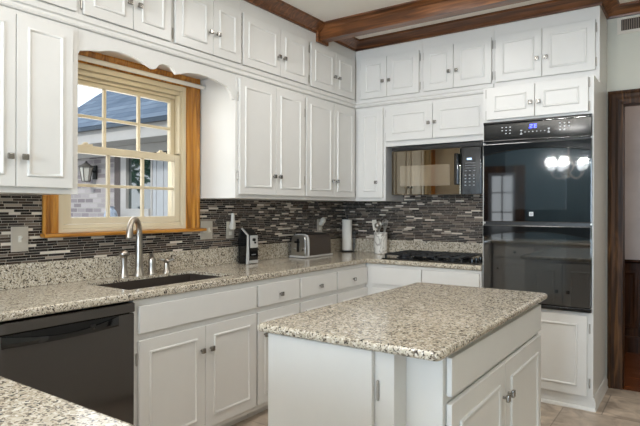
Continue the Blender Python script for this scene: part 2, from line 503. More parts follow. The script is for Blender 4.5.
def cabinet(name, label, cat, group, face, o, a0, a1, b0, b1, z0, z1, toe=False):
    p = FACES[face]((a0 + a1) / 2, (b0 + b1) / 2, z0, o)
    if toe: p = (p[0], p[1], 0)
    t = thing(name, label, cat, p, group)
    m = MB(); fbox(m, face, o, a0, a1, b0, b1, z0, z1, 0.0015)
    if toe: fbox(m, face, o, a0, a1, b0, b1 - 0.06, 0, z0 + 0.001)
    m.build('carcass', PAINT, t)
    return t


def pair(face, o, b, t, a0, sp, a1, z0, z1, kz, inset=0.052, gap=0.0015, hin=True, lk=True, rk=True, dk=0.032):
    door(face, o, a0, sp - gap, z0, z1, b, t, (sp - dk, kz) if lk else None, a0 - 0.005 if hin else None, inset)
    door(face, o, sp + gap, a1, z0, z1, b, t, (sp + dk, kz) if rk else None, a1 + 0.005 if hin else None, inset)


# ------------------------------------------------------------------ room shell
CZ = 2.82
XR, YR = 4.8, -8.5
XL2 = -1.4     # dining end is wider
YN = -5.0


def wallbox(name, boxes, mat, **k):
    m = MB()
    for b in boxes: m.box(*b)
    return struct(m.build(name, mat, smooth=False))


WY0, WY1, WZ0, WZ1 = -2.945, -2.020, 1.185, 2.165      # rough opening of the kitchen window
wl = wallbox('wall_left', [(-0.16, 0, YN, WY0, 0, CZ), (-0.16, 0, WY1, 0, 0, CZ), (-0.16, 0, WY0, WY1, 0, WZ0), (-0.16, 0, WY0, WY1, WZ1, CZ)], WALLP)
DX0, DX1, DZ = 2.430, 3.25, 2.12
wb = wallbox('wall_back', [(-0.16, DX0, 0, 0.12, 0, CZ), (DX1, XR + 0.15, 0, 0.12, 0, CZ), (DX0, DX1, 0, 0.12, DZ, CZ)], WALLP)
wr = wallbox('wall_right', [(XR, XR + 0.15, YR, 0, 0, CZ)], WALLP)
wrear = wallbox('wall_rear', [(XL2 - 0.15, -0.85, YR - 0.15, YR, 0, CZ), (-0.28, 1.6, YR - 0.15, YR, 0, CZ), (3.1, XR + 0.15, YR - 0.15, YR, 0, CZ),
                              (-0.85, -0.28, YR - 0.15, YR, 2.1, CZ), (1.6, 3.1, YR - 0.15, YR, 2.35, CZ), (1.6, 3.1, YR - 0.15, YR, 0, 0.35)], DINEP)
wallbox('wall_side_dining', [(XL2 - 0.15, XL2, YR, YN, 0, CZ), (XL2 - 0.15, -0.16, YN, YN + 0.12, 0, CZ)], DINEP)
wallbox('floor', [(XL2 - 0.15, XR + 0.15, YR - 0.15, 0.0, -0.1, 0)], FLOORT)
wallbox('ceiling', [(XL2 - 0.15, XR + 0.15, YR - 0.15, 0.12, CZ, CZ + 0.1)], CEILP)

# tiles on the two walls, children of the walls
m = MB(); m.box(0.0, 0.008, -3.95, -3.030, 1.03, 1.397); m.box(0.0, 0.008, -3.030, -1.904, 1.03, 1.168); m.box(0.0, 0.008, -1.904, -0.0, 1.03, 1.397)
m.build('backsplash_tile', MOSAIC, wl, smooth=False)
m = MB(); m.box(0.0085, 1.60, -0.008, 0.0, 1.03, 1.50); m.build('backsplash_tile', MOSAIC, wb, smooth=False)

# hall beyond the door
wallbox('floor_hall', [(1.8, XR, 0.0, 2.2, -0.1, -0.001)], PLANK)
wallbox('wall_hall', [(1.8, XR, 1.25, 1.37, 0.86, CZ), (1.68, 1.8, 0.12, 1.37, 0, CZ), (XR, XR + 0.12, 0.12, 1.37, 0, CZ)], plain('hall_wall_paint', srgb(206, 198, 196), 0.7))
wallbox('ceiling_hall', [(1.68, XR + 0.12, 0.12, 1.37, CZ, CZ + 0.1)], CEILP)
m = MB(); m.box(1.8, XR, 1.235, 1.25, 0, 0.845)
m.sweep([(1.8, 1.235), (XR, 1.235)], [(0, 0.83), (0.03, 0.845), (0.03, 0.862), (0, 0.862)])
m.sweep([(1.8, 1.235), (XR, 1.235)], [(0, 0), (0.02, 0), (0.02, 0.13), (0.008, 0.15), (0, 0.15)])
for k in range(5):
    x = 2.0 + k * 0.55
    ring(m, '-y', 1.235, x, x + 0.44, 0.22, 0.76, 0.04, 0.014, 0)
struct(m.build('trim_1', WAINS)).name = 'wainscot_trim'
# door casing
m = MB()
F = lambda o, z, e: (0, 0, 0)
cz_prof = [(0, 0), (0, 0.022), (0.016, 0.026), (0.026, 0.018), (0.05, 0.020), (0.066, 0.012), (0.085, 0.012), (0.085, 0)]


def casing(m, x0, x1, zt, w, y, sgn):
    # left and right legs and head, mitred
    for (d, hh), (d2, h2) in zip(cz_prof[1:-1], cz_prof[2:-1]):
        o0, o1 = w - d, w - d2     # distance from the opening
        P = lambda x, z, h: m2.verts.new((x, y + sgn * h, z))
        m2 = bmesh.new()
        L0 = [P(x0 - o0, 0, hh), P(x0 - o0, zt + o0, hh), P(x1 + o0, zt + o0, hh), P(x1 + o0, 0, hh)]
        L1 = [P(x0 - o1, 0, h2), P(x0 - o1, zt + o1, h2), P(x1 + o1, zt + o1, h2), P(x1 + o1, 0, h2)]
        for k in range(3): m2.faces.new((L0[k], L0[k + 1], L1[k + 1], L1[k]))
        m._add(m2)
    m.box(x0 - w, x0 - w + 0.002, y, y + sgn * 0.022, 0, zt + w)


casing(m, DX0, DX1, DZ, 0.085, 0.0, -1)
m.box(DX0 - 0.0849, DX0 - 0.0005, -0.0115, 0, 0, DZ + 0.08); m.box(DX1 + 0.0005, DX1 + 0.0849, -0.0115, 0, 0, DZ + 0.08); m.box(DX0 - 0.08, DX1 + 0.08, -0.0115, 0, DZ + 0.0005, DZ + 0.0849)
m.box(DX0 - 0.0005, DX0 + 0.014, -0.012, 0.13, 0, DZ); m.box(DX1 - 0.014, DX1 + 0.0005, -0.012, 0.13, 0, DZ); m.box(DX0, DX1, -0.012, 0.13, DZ - 0.014, DZ)
struct(m.build('door_1', DRK_Z))

# crown moulding, beam, mid moulding, light rails
CB = 2.750
crown = [(0, CB), (0.014, CB), (0.016, CB + 0.014), (0.034, CB + 0.020), (0.052, CB + 0.036), (0.080, CB + 0.050), (0.094, CB + 0.052), (0.096, CZ), (0, CZ)]
m = MB(); m.sweep([(0.35, YN), (0.35, -0.35), (2.335, -0.35), (2.335, 0.0), (XR, 0.0)], crown)
struct(m.build('trim_2', BRN_X)).name = 'crown_trim'
BY0, BY1, BZ = -0.942, -0.848, 2.700
m = MB(); m.box(0.352, XR, BY0, BY1, BZ, CZ, 0.003)
btrim = [(0, CZ - 0.034), (0.012, CZ - 0.032), (0.024, CZ - 0.020), (0.050, CZ - 0.010), (0.052, CZ), (0, CZ)]
m.sweep([(0.352, BY0), (XR, BY0)], btrim)
m.sweep([(XR, BY1), (0.352, BY1)], [(0, CZ - 0.022), (0.012, CZ - 0.018), (0.016, CZ - 0.004), (0.016, CZ), (0, CZ)])
m.box(0.351, 0.374, BY0 - 0.032, BY1 + 0.028, BZ - 0.020, CB + 0.02, 0.003)
struct(m.build('ceiling_beam', BRN_X))
mid = [(0, 2.300), (0.010, 2.298), (0.012, 2.290), (0.012, 2.270), (0.0015, 2.264), (0.0015, 2.250), (0.009, 2.246), (0.012, 2.240), (0.009, 2.234), (0, 2.232)]
m = MB(); m.sweep([(0.3505, -4.3), (0.3505, -0.3505), (1.6, -0.3505)], mid)
struct(m.build('cabinet_band_trim', PAINT))

# ------------------------------------------------------------------ kitchen window
m = MB()
# wood casing with fluted face
YO0, YO1, ZO, WL_, WR_, ZS = -3.030, -1.9170, 2.262, 0.090, 0.110, 1.190


def casing_win(m):
    prof = [(0, 0.024), (0.014, 0.027), (0.024, 0.019), (0.040, 0.022), (0.056, 0.015), (0.072, 0.019), (0.088, 0.012), (0.104, 0.013)]
    for (d, hh), (d2, h2) in zip(prof, prof[1:]):
        b = bmesh.new(); P = lambda y, z, h: b.verts.new((h, y, z))
        a, a2, c, c2 = d * WL_ / 0.104, d2 * WL_ / 0.104, d * WR_ / 0.104, d2 * WR_ / 0.104
        L0 = [P(YO0 + a, ZS, hh), P(YO0 + a, ZO - d, hh), P(YO1 - c, ZO - d, hh), P(YO1 - c, ZS, hh)]
        L1 = [P(YO0 + a2, ZS, h2), P(YO0 + a2, ZO - d2, h2), P(YO1 - c2, ZO - d2, h2), P(YO1 - c2, ZS, h2)]
        for k in range(3): b.faces.new((L0[k + 1], L0[k], L1[k], L1[k + 1]))
        m._add(b)
    m.box(0, 0.0118, YO0, YO0 + WL_, ZS, ZO); m.box(0, 0.0118, YO1 - WR_, YO1, ZS, ZO); m.box(0, 0.0118, YO0 + 0.01, YO1 - 0.01, ZO - 0.104, ZO - 0.0)
    m.box(0, 0.0238, YO0, YO0 + 0.001, ZS, ZO); m.box(0, 0.0238, YO1 - 0.001, YO1, ZS, ZO)


casing_win(m)
win = struct(m.build('window_1', OAK_Z))
m = MB(); m.box(-0.02, 0.062, -3.040, -1.884, 1.168, 1.1895, 0.006); m.build('stool', OAK_Y, win)
# cream jamb liner, stepped head
JY0, JY1, JZ0, JZ1 = YO0 + WL_, YO1 - WR_, ZS, ZO - 0.104
m = MB()
m.box(-0.15, 0.004, JY0, JY0 + 0.028, JZ0, JZ1); m.box(-0.12, -0.010, JY0 + 0.028, JY0 + 0.0455, JZ0 + 0.023, JZ1 - 0.0585, 0.002); m.box(-0.15, 0.004, JY1 - 0.028, JY1, JZ0, JZ1)
m.box(-0.15, 0.004, JY0 + 0.028, JY1 - 0.028, JZ1 - 0.030, JZ1)
m.box(-0.15, -0.022, JY0 + 0.028, JY1 - 0.028, JZ1 - 0.058, JZ1 - 0.030, 0.003)
m.box(-0.15, -0.05, JY0 + 0.028, JY1 - 0.028, JZ1 - 0.080, JZ1 - 0.058, 0.003)
m.box(-0.15, 0.004, JY0 + 0.028, JY1 - 0.028, JZ0, JZ0 + 0.022, 0.003)
m.box(-0.15, -0.018, JY0 + 0.028, JY1 - 0.028, JZ0 + 0.022, JZ0 + 0.044, 0.003)
for y0, y1 in ((JY1 - 0.046, JY1 - 0.028),):
    m.box(-0.060, -0.012, y0, y1, 1.70, JZ1 - 0.058, 0.002)
m.build('jamb', CREAM, win)
SY0, SY1 = JY0 + 0.046, JY1 - 0.032


def sash(x0, x1, z0, z1, st, rb, rt, name):
    m = MB()
    m.box(x0, x1, SY0, SY0 + st, z0, z1, 0.003); m.box(x0, x1, SY1 - st, SY1, z0, z1, 0.003)
    m.box(x0, x1, SY0 + st, SY1 - st, z0, z0 + rb, 0.003); m.box(x0, x1, SY0 + st, SY1 - st, z1 - rt, z1, 0.003)
    gy0, gy1, gz0, gz1 = SY0 + st, SY1 - st, z0 + rb, z1 - rt
    xm = (x0 + x1) / 2
    for k in (1, 2):
        y = gy0 + (gy1 - gy0) * k / 3; m.box(xm - 0.011, xm + 0.011, y - 0.009, y + 0.009, gz0, gz1, 0.003)
    z = (gz0 + gz1) / 2; m.box(xm - 0.0105, xm + 0.0105, gy0, gy1, z - 0.009, z + 0.009, 0.003)
    s = m.build(name, CREAM, win)
    m = MB(); m.box(xm - 0.002, xm + 0.002, gy0, gy1, gz0, gz1); m.build('pane', WGLASS, s, smooth=False)
    return s


sash(-0.098, -0.064, 1.655, 2.078, 0.046, 0.034, 0.026, 'upper_sash')
ls = sash(-0.060, -0.020, 1.2365, 1.692, 0.046, 0.038, 0.046, 'lower_sash')
m = MB()
for y in (-2.74, -2.20):
    m.box(-0.056, -0.024, y - 0.03, y + 0.03, 1.692, 1.702, 0.003); m.sphere((-0.04, y - 0.008, 1.704), 0.011, 1.6, 1.4, 0.9, 12)
lk = m.build('sash_lock', CREAM, ls)

# scalloped valance between the cabinets
pts = [(-3.031, 2.10), (-3.02, 2.122), (-2.955, 2.137), (-2.905, 2.146), (-2.85, 2.162), (-2.79, 2.170), (-2.72, 2.166), (-2.66, 2.152), (-2.61, 2.136), (-2.575, 2.124),
       (-2.555, 2.127), (-2.535, 2.152), (-2.505, 2.166), (-2.467, 2.168), (-2.437, 2.160), (-2.415, 2.138), (-2.402, 2.127), (-2.37, 2.136),
       (-2.31, 2.155), (-2.235, 2.165), (-2.16, 2.164), (-2.08, 2.154), (-2.02, 2.142), (-1.975, 2.132), (-1.95, 2.105), (-1.925, 2.062), (-1.9045, 2.055)]
poly = [(y, z) for y, z in pts] + [(-1.9045, 2.231), (-3.031, 2.231)]
m = MB(); m.prism(poly, 0.325, 0.3485, lambda u, v, e: (e, u, v))
tag(m.build('window_valance', PAINT, smooth=False), 'white scalloped valance board between the wall cabinets over the window', 'valance')
t = thing('valance_light', 'slim warm light fixture tucked behind the scalloped valance', 'light fixture', (0.275, -2.467, 2.2))
m = MB(); m.box(0.240, 0.310, -2.767, -2.167, 2.205, 2.2335, 0.003); m.build('housing', PAMBER, t)
m = MB(); m.box(0.250, 0.300, -2.755, -2.179, 2.199, 2.2045, 0.002); m.build('diffuser', emis('warm_diffuser', srgb(255, 226, 170), 3.0), t)
m = MB(); RX_, RZ_ = 0.047, 2.174
m.tube([(RX_, -3.0305, RZ_), (RX_, -2.4, RZ_), (RX_, -1.905, RZ_)], 0.0145, 14)
m.cyl((RX_, -1.922, RZ_), (RX_, -1.905, RZ_), 0.018, n=14); m.cyl((RX_, -3.0305, RZ_), (RX_, -3.015, RZ_), 0.018, n=14)
tag(m.build('curtain_rod', PAMBER), 'plain white curtain rod across the top of the window', 'curtain rod')

# ------------------------------------------------------------------ wall cabinets
GT = 'small cabinets of the top row'; GL = 'tall wall cabinets'


def topcab(label, face, a0, a1, d0, sp, d1):
    t = cabinet('top_cabinet', label, 'cabinet', GT, face, 0, a0, a1, 0.001, 0.35, 2.234, CB - 0.001)
    m = MB(); m.bm.free()
    pair(face, 0, 0.35, t, d0, sp, d1, 2.304, 2.657, 2.438)
    return t


topcab('white two-door cabinet in the top row, above the cabinet beside the wall switch', '+x', -3.95, -3.031, -3.60, -3.325, -3.050)
topcab('white two-door top cabinet over the cusped middle of the window valance', '+x', -3.030, -2.447, -3.012, -2.722, -2.462)
topcab('white two-door top cabinet over the window end nearer the stove', '+x', -2.446, -1.859, -2.432, -2.127, -1.869)
topcab('white two-door top cabinet above the can opener', '+x', -1.858, -1.083, -1.849, -1.447, -1.103)
topcab('white two-door top cabinet above the toaster, tucked under the beam end', '+x', -1.082, -0.351, -1.062, -0.703, -0.390)
topcab('white two-door top cabinet in the corner above the narrow single-door cabinet', '-y', 0.3515, 0.999, 0.412, 0.676, 0.979)
topcab('white two-door top cabinet above the microwave', '-y', 1.0, 1.600, 1.019, 1.279, 1.585)
topcab('white two-door top cabinet above the wall ovens, a glare on one door', '-y', 1.601, 2.335, 1.616, 1.956, 2.309)


def lowcab(label, face, a0, a1, d0, sp, d1):
    t = cabinet('wall_cabinet', label, 'cabinet', GL, face, 0, a0, a1, 0.009, 0.35, 1.397, 2.231)
    pair(face, 0, 0.35, t, d0, sp, d1, 1.425, 2.208, 1.560, 0.049)
    return t


lowcab('tall white two-door wall cabinet above the toggle switch, beside the window', '+x', -3.95, -3.032, -3.62, -3.342, -3.069)
lowcab('tall white two-door wall cabinet above the can opener, its side panel facing the window', '+x', -1.9035, -1.137, -1.879, -1.498, -1.150)
lowcab('tall white two-door wall cabinet above the toaster, next to the corner', '+x', -1.136, -0.351, -1.120, -0.728, -0.387)
t = cabinet('wall_cabinet', 'narrow white single-door wall cabinet between the corner and the microwave', 'cabinet', GL, '-y', 0, 0.3515, 0.660, 0.009, 0.35, 1.397, 2.231)
door('-y', 0, 0.391, 0.640, 1.425, 2.208, 0.35, t, (0.583, 1.560), None, 0.055)
t = cabinet('wall_cabinet', 'low white two-door wall cabinet directly above the microwave', 'cabinet', GL, '-y', 0, 0.661, 1.598, 0.009, 0.35, 1.868, 2.231)
pair('-y', 0, 0.35, t, 0.668, 1.101, 1.560, 1.912, 2.205, 2.040, 0.062, dk=0.028)

# ------------------------------------------------------------------ oven tower
TX0, TX1, TY = 1.600, 2.335, 0.605
t = thing('oven_cabinet', 'white tall oven cabinet with paired doors over and a single door under the wall ovens', 'cabinet', (1.968, -0.3, 0))
m = MB()
m.box(TX0, TX0 + 0.018, -TY, -0.352, 0, 2.213); m.box(TX1 - 0.020, TX1, -TY, -0.352, 0, 2.213)
m.box(TX0, TX0 + 0.018, -0.352, -0.009, 0, 2.231); m.box(TX1 - 0.020, TX1, -0.352, -0.001, 0, 2.231)
m.box(TX0 + 0.018, TX1 - 0.02, -TY, -0.352, 1.962, 2.213)
m.box(TX0 + 0.018, TX1 - 0.02, -TY, -0.01, 0.0, 0.640)
m.build('carcass', PAINT, t)
pair('-y', 0, TY, t, 1.629, 1.967, 2.304, 1.976, 2.205, 2.072, 0.055, dk=0.027)
door('-y', 0, 1.640, 2.300, 0.093, 0.624, TY, t, None, 2.314, 0.058)
m = MB(); m.sweep([(TX0 + 0.001, -TY), (TX1, -TY), (TX1, -0.024)], [(0.0005, 0), (0.018, 0), (0.016, 0.012), (0.010, 0.020), (0.0005, 0.020)])
m.sweep([(TX1, -TY - 0.0), (TX1, -0.024)], [(0.0005, 0.02), (0.014, 0.02), (0.014, 0.060), (0.004, 0.085), (0.0005, 0.085)])
m.build('shoe_moulding', PAINT, t)

# double wall oven
OX0, OX1 = 1.612, 2.3285
ov = thing('double_wall_oven', 'black double wall oven with glass doors and blue clock display in the tall cabinet', 'oven', (1.967, -0.33, 0.641))
m = MB(); m.box(TX0 + 0.0205, TX1 - 0.0225, -TY + 0.003, -0.03, 0.645, 1.958); m.build('body', BLACKS, ov)
m = MB(); m.box(OX0, OX1, -0.632, -TY - 0.0005, 1.812, 1.956, 0.006); m.box(OX0, OX1, -0.638, -0.622, 1.806, 1.822, 0.004); m.box(OX0, OX1, -0.640, -0.62, 1.936, 1.957, 0.004)
cp = m.build('control_panel', BLACKE, ov)
m = MB()
# digits '2:C'-like pair: shown as segment digits 2 and E
def seg(m, x, z, w, h, on, y):
    t_ = 0.0045
    S_ = {'a': (x, x + w, z + h - t_, z + h), 'g': (x, x + w, z + h / 2 - t_ / 2, z + h / 2 + t_ / 2), 'd': (x, x + w, z, z + t_),
          'f': (x, x + t_, z + h / 2, z + h), 'b': (x + w - t_, x + w, z + h / 2, z + h), 'e': (x, x + t_, z, z + h / 2), 'c': (x + w - t_, x + w, z, z + h / 2)}
    for k in on:
        a, b, c, d = S_[k]; m.box(a, b, y - 0.0008, y, c, d)
seg(m, 1.936, 1.893, 0.018, 0.026, 'abged', -0.6323); seg(m, 1.964, 1.893, 0.018, 0.026, 'afegd', -0.6323)
m.box(1.9305, 1.9325, -0.6331, -0.6323, 1.893, 1.897)
m.build('clock_digits', BLUE_LED, cp, smooth=False)
m = MB()
for i, (x0, n, zz) in enumerate([(1.742, 3, 1.908), (1.742, 3, 1.886), (1.768, 2, 1.864), (2.128, 3, 1.908), (2.128, 3, 1.886), (2.128, 2, 1.864)]):
    for k in range(n): m.box(x0 + k * 0.028, x0 + k * 0.028 + 0.010, -0.6329, -0.6323, zz, zz + 0.006)
for k in range(8): m.box(1.875 + k * 0.026, 1.875 + k * 0.026 + 0.007, -0.6329, -0.6323, 1.866, 1.871)
for k in (0, 7): m.box(1.872 + k * 0.026, 1.872 + k * 0.026 + 0.014, -0.6329, -0.6323, 1.878, 1.885); m.box(1.872 + k * 0.026, 1.872 + k * 0.026 + 0.014, -0.6329, -0.6323, 1.853, 1.860)
m.build('button_marks', WHITE_INK, cp, smooth=False)
for nm, z0, z1 in (('upper_door', 1.238, 1.797), ('lower_door', 0.676, 1.214)):
    m = MB(); m.box(OX0, OX1, -0.634, -TY - 0.0005, z0, z1, 0.005)
    d = m.build(nm, BLACKG, ov)
    # arched pull band the whole width of the door's top
    N = 28; band = [(OX0 + 0.003, z1 - 0.004)] + [(OX0 + 0.003 + (OX1 - OX0 - 0.006) * k / N, z1 - 0.084 + 0.040 * (1 - (2 * k / N - 1) ** 2)) for k in range(N + 1)] + [(OX1 - 0.003, z1 - 0.004)]
    m = MB(); m.prism(band, -0.6335, -0.650, lambda u, v, e: (u, e, v), 0.003)
    m.build('handle', BLACKE, d, ang=30)
    m = MB(); m.box(1.772, 2.172, -0.6348, -0.6338, z1 - 0.47, z1 - 0.055, 0.0004); wn_ = m.build('door_window', OVWIN, d); wn_['label'] = 'slightly paler glass window panel'
    if nm == 'upper_door':
        m = MB(); m.box(1.934, 1.962, -0.6352, -0.6342, 1.280, 1.309, 0.0004); bd = m.build('badge', WHITE_INK, d, smooth=False)
        bd['label'] = 'small pale square badge'
        m = MB(); c = Vector((1.948, -0.6354, 1.2945))
        m.tube([(c.x + 0.008 * math.cos(2 * PI * k / 16), c.y, c.z + 0.008 * math.sin(2 * PI * k / 16)) for k in range(17)], 0.0012, 6)
        m.tube([(c.x - 0.006, c.y, c.z - 0.003), (c.x - 0.001, c.y, c.z + 0.003), (c.x + 0.002, c.y, c.z - 0.003), (c.x + 0.006, c.y, c.z + 0.002)], 0.0012, 6)
        m.build('badge_mark', BLACKS, bd)
m = MB(); m.box(OX0, OX1, -0.640, -TY - 0.0005, 0.648, 0.672, 0.004); m.build('bottom_trim', BLACKE, ov)
for z0, z1 in ((1.214, 1.238), (1.797, 1.812)):
    m = MB(); m.box(OX0, OX1, -0.618, -TY - 0.0005, z0, z1); m.build('vent_strip', BLACKS, ov)
for x in (OX0 + 0.003, OX1 - 0.009):
    for z in (1.222, 1.800):
        m = MB(); m.box(x, x + 0.010, -0.628, -0.618, z, z + 0.014, 0.002); m.build('end_clip', STEEL, ov)

# microwave
MX0, MX1, MZ0, MZ1, MY = 0.738, 1.518, 1.443, 1.852, 0.392
mw = thing('microwave', 'black over-the-range microwave hung under the cabinet above the cooktop', 'microwave', (1.135, -0.2, MZ0))
m = MB(); m.box(MX0 + 0.004, MX1 - 0.004, -0.352, -0.009, MZ0 + 0.01, MZ1, 0.003); m.box(0.99, 1.29, -0.30, -0.15, MZ0 + 0.002, MZ0 + 0.012); m.build('body', BLACKS, mw)
m = MB(); m.box(MX0, 1.350, -MY, -0.352, MZ0, MZ1 - 0.034, 0.006); dr = m.build('door', MIRG, mw)
m = MB(); m.box(0.820, 1.262, -MY - 0.0012, -MY + 0.001, 1.518, 1.690, 0.0005); SMOKE = plain('smoked_glass', srgb(112, 104, 92), 0.04, noise=0.0, spec=0.9); SMOKE.node_tree.nodes['Principled BSDF'].inputs['IOR'].default_value = 2.0; SMOKE.node_tree.nodes['Principled BSDF'].inputs['Specular Tint'].default_value = (1.0, 0.84, 0.62, 1)
w_ = m.build('door_window', SMOKE, dr); w_['label'] = 'paler smoked window panel'
m = MB()
m.box(1.308, 1.346, -MY - 0.036, -MY - 0.018, 1.520, 1.770, 0.007); m.box(1.318, 1.334, -MY - 0.02, -MY, 1.540, 1.560); m.box(1.318, 1.334, -MY - 0.02, -MY, 1.735, 1.755)
m.build('handle', BLACKE, dr)
m = MB(); m.box(1.353, MX1, -MY, -0.352, MZ0, MZ1 - 0.034, 0.006); cpn = m.build('control_panel', BLACKE, mw)
m = MB(); m.box(MX0, MX1, -MY + 0.004, -0.352, MZ1 - 0.032, MZ1, 0.004); vg = m.build('vent_grille', BLACKS, mw)
m = MB()
for r in range(4):
    for c in range(3):
        m.box(1.384 + c * 0.034, 1.384 + c * 0.034 + 0.013, -MY - 0.0008, -MY + 0.0002, 1.512 + r * 0.026, 1.512 + r * 0.026 + 0.008)
for c in range(3): m.box(1.386 + c * 0.033, 1.386 + c * 0.033 + 0.016, -MY - 0.0008, -MY + 0.0002, 1.628, 1.632)
for r in range(3): m.box(1.388, 1.470, -MY - 0.0008, -MY + 0.0002, 1.650 + r * 0.020, 1.652 + r * 0.020)
m.build('button_marks', DIMINK, cpn, smooth=False)
m = MB(); m.box(1.402, 1.440, -MY - 0.0008, -MY + 0.0002, 1.716, 1.730); m.build('display', emis('pale_display', srgb(196, 222, 255), 1.6), cpn, smooth=False)

# ------------------------------------------------------------------ base cabinets
GB = 'base cabinets under the granite counter'; BZ0, BZ1 = 0.06, 0.873
t = cabinet('base_cabinet', 'white two-door sink cabinet with a wide blank front, between dishwasher and drawers', 'cabinet', GB, '+x', 0, -2.905, -2.0012, 0.004, 0.62, BZ0, BZ1, True)
# hollow out for the sink: carcass rebuilt as panels
for o in list(t.children): bpy.data.objects.remove(o)
m = MB(); m.box(0.004, 0.62, -2.905, -2.887, 0.06, BZ1); m.box(0.004, 0.62, -2.024, -2.0012, 0.06, BZ1); m.box(0.60, 0.62, -2.887, -2.024, 0.06, BZ1)
m.box(0.004, 0.60, -2.887, -2.024, 0.06, 0.10); m.box(0.004, 0.56, -2.905, -2.006, 0, 0.061)
m.build('carcass', PAINT, t)
door('+x', 0, -2.880, -2.013, 0.706, 0.842, 0.62, t, None, None, panel=False, name='blank_front')
pair('+x', 0, 0.62, t, -2.880, -2.440, -2.013, 0.093, 0.672, 0.540, 0.060, dk=0.034)
specs = [(-2.0004, -1.562, -1.995, -1.569, 'white base cabinet with one drawer, below the can opener', -1.940),
         (-1.561, -1.090, -1.552, -1.097, 'white base cabinet with one drawer, below the toaster', -1.49),
         (-1.089, -0.6215, -1.082, -0.634, 'white base cabinet with one drawer, in the corner below the paper towels', -1.02)]
for a0, a1, d0, d1, lab, ka in specs:
    t = cabinet('base_cabinet', lab, 'cabinet', GB, '+x', 0, a0, a1, 0.004, 0.62, BZ0, BZ1, True)
    d = door('+x', 0, d0, d1, 0.708, 0.845, 0.62, t, ((d0 + d1) / 2, 0.768), None, panel=False, name='drawer')
    door('+x', 0, d0, d1, 0.093, 0.676, 0.62, t, (ka, 0.530), d1 + 0.0035, 0.058)
t = cabinet('base_cabinet', 'white base cabinet with two blank fronts under the gas cooktop', 'cabinet', GB, '-y', 0, 0.6215, 1.597, 0.004, 0.62, BZ0, BZ1, True)
for a0, a1 in ((0.690, 1.126), (1.138, 1.585)):
    door('-y', 0, a0, a1, 0.712, 0.852, 0.62, t, None, None, panel=False, name='blank_front')
pair('-y', 0, 0.62, t, 0.690, 1.132, 1.585, 0.093, 0.676, 0.54, 0.060)

# dishwasher
dw = thing('dishwasher', 'black dishwasher with long recessed handle, between sink cabinet and peninsula', 'dishwasher', (0.32, -3.235, 0))
m = MB(); m.box(0.02, 0.60, -3.555, -2.912, 0.0, 0.866); m.build('body', BLACKS, dw)
m = MB(); m.box(0.602, 0.640, -3.562, -2.909, 0.105, 0.818, 0.006)
dd = m.build('door', DWBLK, dw)
m = MB(); m.box(0.602, 0.645, -3.562, -2.909, 0.822, 0.867, 0.005); m.build('control_panel', DWBLK, dw)
bm = bmesh.new(); rows = []
for i in range(25):
    s_ = i / 24; y = -3.528 + 0.53 * s_; p = 0.640 + 0.034 * math.sin(PI * s_) + 0.001
    q_ = max(0.6395, p - 0.007)
    zt = 0.816 - 0.026 * math.sin(PI * s_)
    rows.append([bm.verts.new((x, y, z)) for x, z in ((q_, 0.766), (p, 0.768), (p + 0.002, 0.78), (p, zt - 0.002), (q_, zt))])
for a, q in zip(rows, rows[1:]):
    for k in range(5): bm.faces.new((a[k], a[(k + 1) % 5], q[(k + 1) % 5], q[k]))
bm.faces.new(rows[0]); bm.faces.new(rows[-1]); bmesh.ops.recalc_face_normals(bm, faces=bm.faces); m = MB(); m._add(bm)
m.build('handle', BLACKE, dd, ang=30)
m = MB(); m.prism([(-3.523 + 0.52 * k / 20, 0.8175) for k in range(21)] + [(-3.003 - 0.52 * k / 20, 0.8165 - 0.034 * math.sin(PI * k / 20)) for k in range(21)], 0.6403, 0.6412, lambda u, v, e: (e, u, v)); m.build('handle_recess_shade', plain('recess_shade_black', srgb(6, 6, 6), 0.6), dd, smooth=False)  # flat black sheet painting the shade inside the handle pocket
m = MB(); m.box(0.6665, 0.6690, -3.160, -3.135, 0.794, 0.803); m.box(0.6665, 0.6690, -3.158, -3.140, 0.784, 0.790); m.build('badge', BLACKS, dd, smooth=False)
m = MB(); m.box(0.57, 0.600, -3.558, -2.911, 0.0, 0.100); m.build('kick_plate', BLACKS, dw)

# corner filler and peninsula
t = cabinet('base_cabinet', 'white peninsula base cabinet under granite, its doors facing the wall ovens', 'cabinet', GB, '+y', -4.52, 0.66, 2.24, 0.02, 0.56, BZ0, BZ1, True)
for k in range(3):
    a0 = 0.70 + k * 0.51; door('+y', -4.52, a0, a0 + 0.495, 0.093, 0.676, 0.56, t, (a0 + 0.03, 0.55), None, 0.06)
    door('+y', -4.52, a0, a0 + 0.495, 0.708, 0.845, 0.56, t, (a0 + 0.25, 0.77), None, panel=False, name='drawer')
m = MB(); m.box(0.004, 0.62, -4.50, -3.566, 0.0, 0.873, 0.001); tag(m.build('corner_cabinet', PAINT), 'plain white corner cabinet between dishwasher and peninsula', 'cabinet')

# ------------------------------------------------------------------ granite worktop (one continuous piece)
CT0, CT1 = 0.876, 0.914
FX = 0.645
SKX0, SKX1, SKY0, SKY1 = 0.140, 0.540, -2.868, -2.110
CM = 0.898
ROUND = [(0, CT0), (0.006, CT0 + 0.001), (0.012, CT0 + 0.007), (0.0145, CT0 + 0.019), (0.012, CT0 + 0.031), (0.006, CT1 - 0.001), (0, CT1)]
m = MB(); e = FX - 0.0145
m.box(0.009, SKX0, SKY0, SKY1, CM, CT1); m.box(SKX1, e, SKY0, SKY1, CM, CT1)
m.box(0.009, e, SKY1, -0.009, CM, CT1); m.box(0.009, e, -4.58, SKY0, CM, CT1)
m.box(0.009, e, SKY1 + 0.03, -0.009, CT0, CM); m.box(0.009, e, -4.58, SKY0 - 0.03, CT0, CM); m.box(0.57, e, SKY0 - 0.03, SKY1 + 0.03, CT0, CM); m.box(0.009, SKX0 - 0.03, SKY0 - 0.03, SKY1 + 0.03, CT0, CM)
m.box(e, 1.598, -e, -0.009, CT0, CT1)
